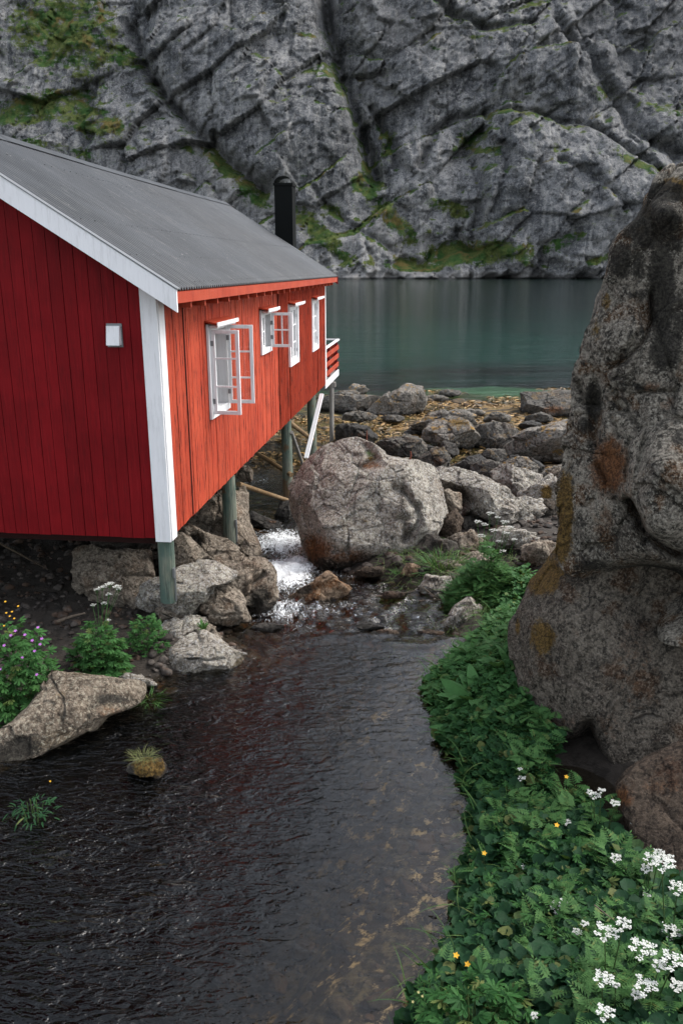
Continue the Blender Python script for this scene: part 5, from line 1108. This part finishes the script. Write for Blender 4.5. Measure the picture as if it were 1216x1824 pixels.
stick('rusty iron pin standing on top of the central boulder',[(729,821),(732,812),(731,804)],13.7,.016,'twigred','iron pin','iron_pin')
stick('rusty iron pin standing in the water behind the central boulder',[(653,786),(653,776),(653,767)],19.,.018,'twigred','iron pin','iron_pin')
stick('broken twig sticking out of the leaves over the lower pool',[(820,1603),(790,1616),(762,1622)],4.9,.007)
stick('pale dry stalk lying across the leaves near the large white heads',[(1058,1612),(1078,1628),(1094,1640)],4.0,.004)
# ------------------------------------------------------------------ gravel on the banks and small stones of the tidal flat
def gravel(name,label,N,reg,s0,s1,mat,sink=.3,attr=True,cat='gravel'):
    T,Fc=sphere(3 if N<5000 else 2); r=np.random.RandomState(len(name)*3); V=[];A=[]
    x,y=reg(r,N); z=ground_h(x,y,True); n=len(x); s=s0*(s1/s0)**(r.rand(n)**2.2)
    nv=len(T); W=np.empty((n,nv,3)); 
    var=[T*(1+.30*vnoise(T*1.7+k*5,k)[:,None]+.12*vnoise(T*4+k*3,k+50)[:,None]) for k in range(12)]
    for k in range(12):
        for _ in range(9):
            nn=r.normal(size=3); nn/=np.linalg.norm(nn); e_=var[k]@nn-r.uniform(.55,.85); var[k]=var[k]-np.outer(np.where(e_>0,e_,0),nn)
    for k in range(12): 
        i=np.arange(n)%12==k; m=i.sum(); an=r.uniform(0,6.28,m); sc3=np.stack([r.uniform(.8,1.3,m),r.uniform(.7,1.1,m),r.uniform(.45,.8,m)],1)
        Q=var[k][None]*sc3[:,None,:]*s[i][:,None,None]; c,s_=np.cos(an)[:,None],np.sin(an)[:,None]
        W[i]=np.stack([Q[...,0]*c-Q[...,1]*s_,Q[...,0]*s_+Q[...,1]*c,Q[...,2]],-1)
    W+=np.stack([x,y,z+s*sink],1)[:,None,:]
    Fa=(Fc[None]+np.arange(n)[:,None,None]*nv).reshape(-1,3)
    o=mesh_np(name,W.reshape(-1,3),Fa,mat,{},smooth=False); tag(o,label,cat,kind='stuff'); return o
def gmat(name,a,b,c3,rough=.85):
    t=NT(name); p=t.pos(); c=t.mix(t.rnd(),a,b); c=t.mix(t.ramp(t.noise(p,22,5,.7),.45,.6,0,.7),c,c3); c=t.mix(t.ramp(t.noise(p,3,3,.6),.5,.6,0,.5),c,(.10,.05,.025)); return t.fin(c,rough,t.bump(t.noise(p,45,4,.7),.5,.02),spec=.3)
M['gr']=gmat('bank_stones',(.022,.018,.015),(.12,.10,.085),(.02,.017,.015)); M['grbed']=gmat('stream_stones',(.022,.017,.011),(.09,.07,.045),(.03,.018,.010),.6); M['grsh']=gmat('flat_stones',(.03,.028,.025),(.13,.115,.09),(.20,.12,.04))
def regL(r,N):
    y=r.uniform(8.3,20,N); xl=np.interp(y,YL,XLs); x=xl-.0-(r.rand(N)**1.2)*(6.+0*y); return x,y
gravel('gravel','loose stones between the boulders of the left bank',5000,regL,.02,.09,M['gr'])
def regR(r,N):
    y=r.uniform(9.8,20,N); xr=np.interp(y,YRr,XRs); x=xr-.1+r.rand(N)*5; return x,y
gravel('gravel_right','loose stones behind the plants right of the stream',2600,regR,.03,.12,M['gr'])
def regB(r,N):
    y=r.uniform(3.2,15,N); xl=np.interp(y,YL,XLs); xr=np.interp(y,YRr,XRs); return xl+(xr-xl)*r.rand(N),y
gravel('stream_stones','brown stones lying on the bed of the stream',2600,regB,.03,.13,M['grbed'],sink=.0,cat='stream stones')
def regS(r,N):
    y=r.uniform(19,35,N); return r.uniform(-9,13,N),y
gravel('flat_stones','weedy stones of the tidal flat',500,regS,.06,.26,M['grsh'],sink=.05,cat='shore stones')
def weed():
    r=np.random.RandomState(5); N=26000; x=r.uniform(-8,13,N); y=r.uniform(20.5,36.5,N); p=np.stack([x,y*1.5,x*0],1)
    k=fbm(p*.42,4,77)>-.10+.25*(y>34); x,y=x[k],y[k]; n=len(x); z=np.maximum(ground_h(x,y,True),-.03)+r.uniform(.0,.05,n)
    L=Leaves(); L.add('lance',np.stack([x,y,z],1),r.uniform(0,6.28,n),r.uniform(-.15,.35,n),r.uniform(.12,.36,n),r.normal(0,.5,n))
    t=NT('seaweed'); q=t.pos(); c=t.mix(t.rnd(),(.10,.058,.018),(.46,.27,.085)); c=t.mix(t.ramp(t.noise(q,.9,4,.7),.5,.62,0,.8),c,(.045,.032,.016)); m=t.fin(c,.55,spec=.4)
    o=L.build('seaweed',m); tag(o,'yellow brown seaweed covering the tidal flat','seaweed',kind='stuff')
weed()
def litter():
    r=np.random.RandomState(15); N=2600; y=r.uniform(9.8,13.5,N); x=r.uniform(.6,2.7,N); z=ground_h(x,y,True)+r.uniform(.02,.12,N)
    L=Leaves(); L.add('grass',np.stack([x,y,z],1),r.uniform(0,6.28,N),r.uniform(-.1,.5,N),r.uniform(.1,.3,N),r.normal(0,.5,N)); o=L.build('dead_grass',M['drygrass']); tag(o,'dry matted grass between the stones right of the stream','dry grass',kind='stuff')
litter()
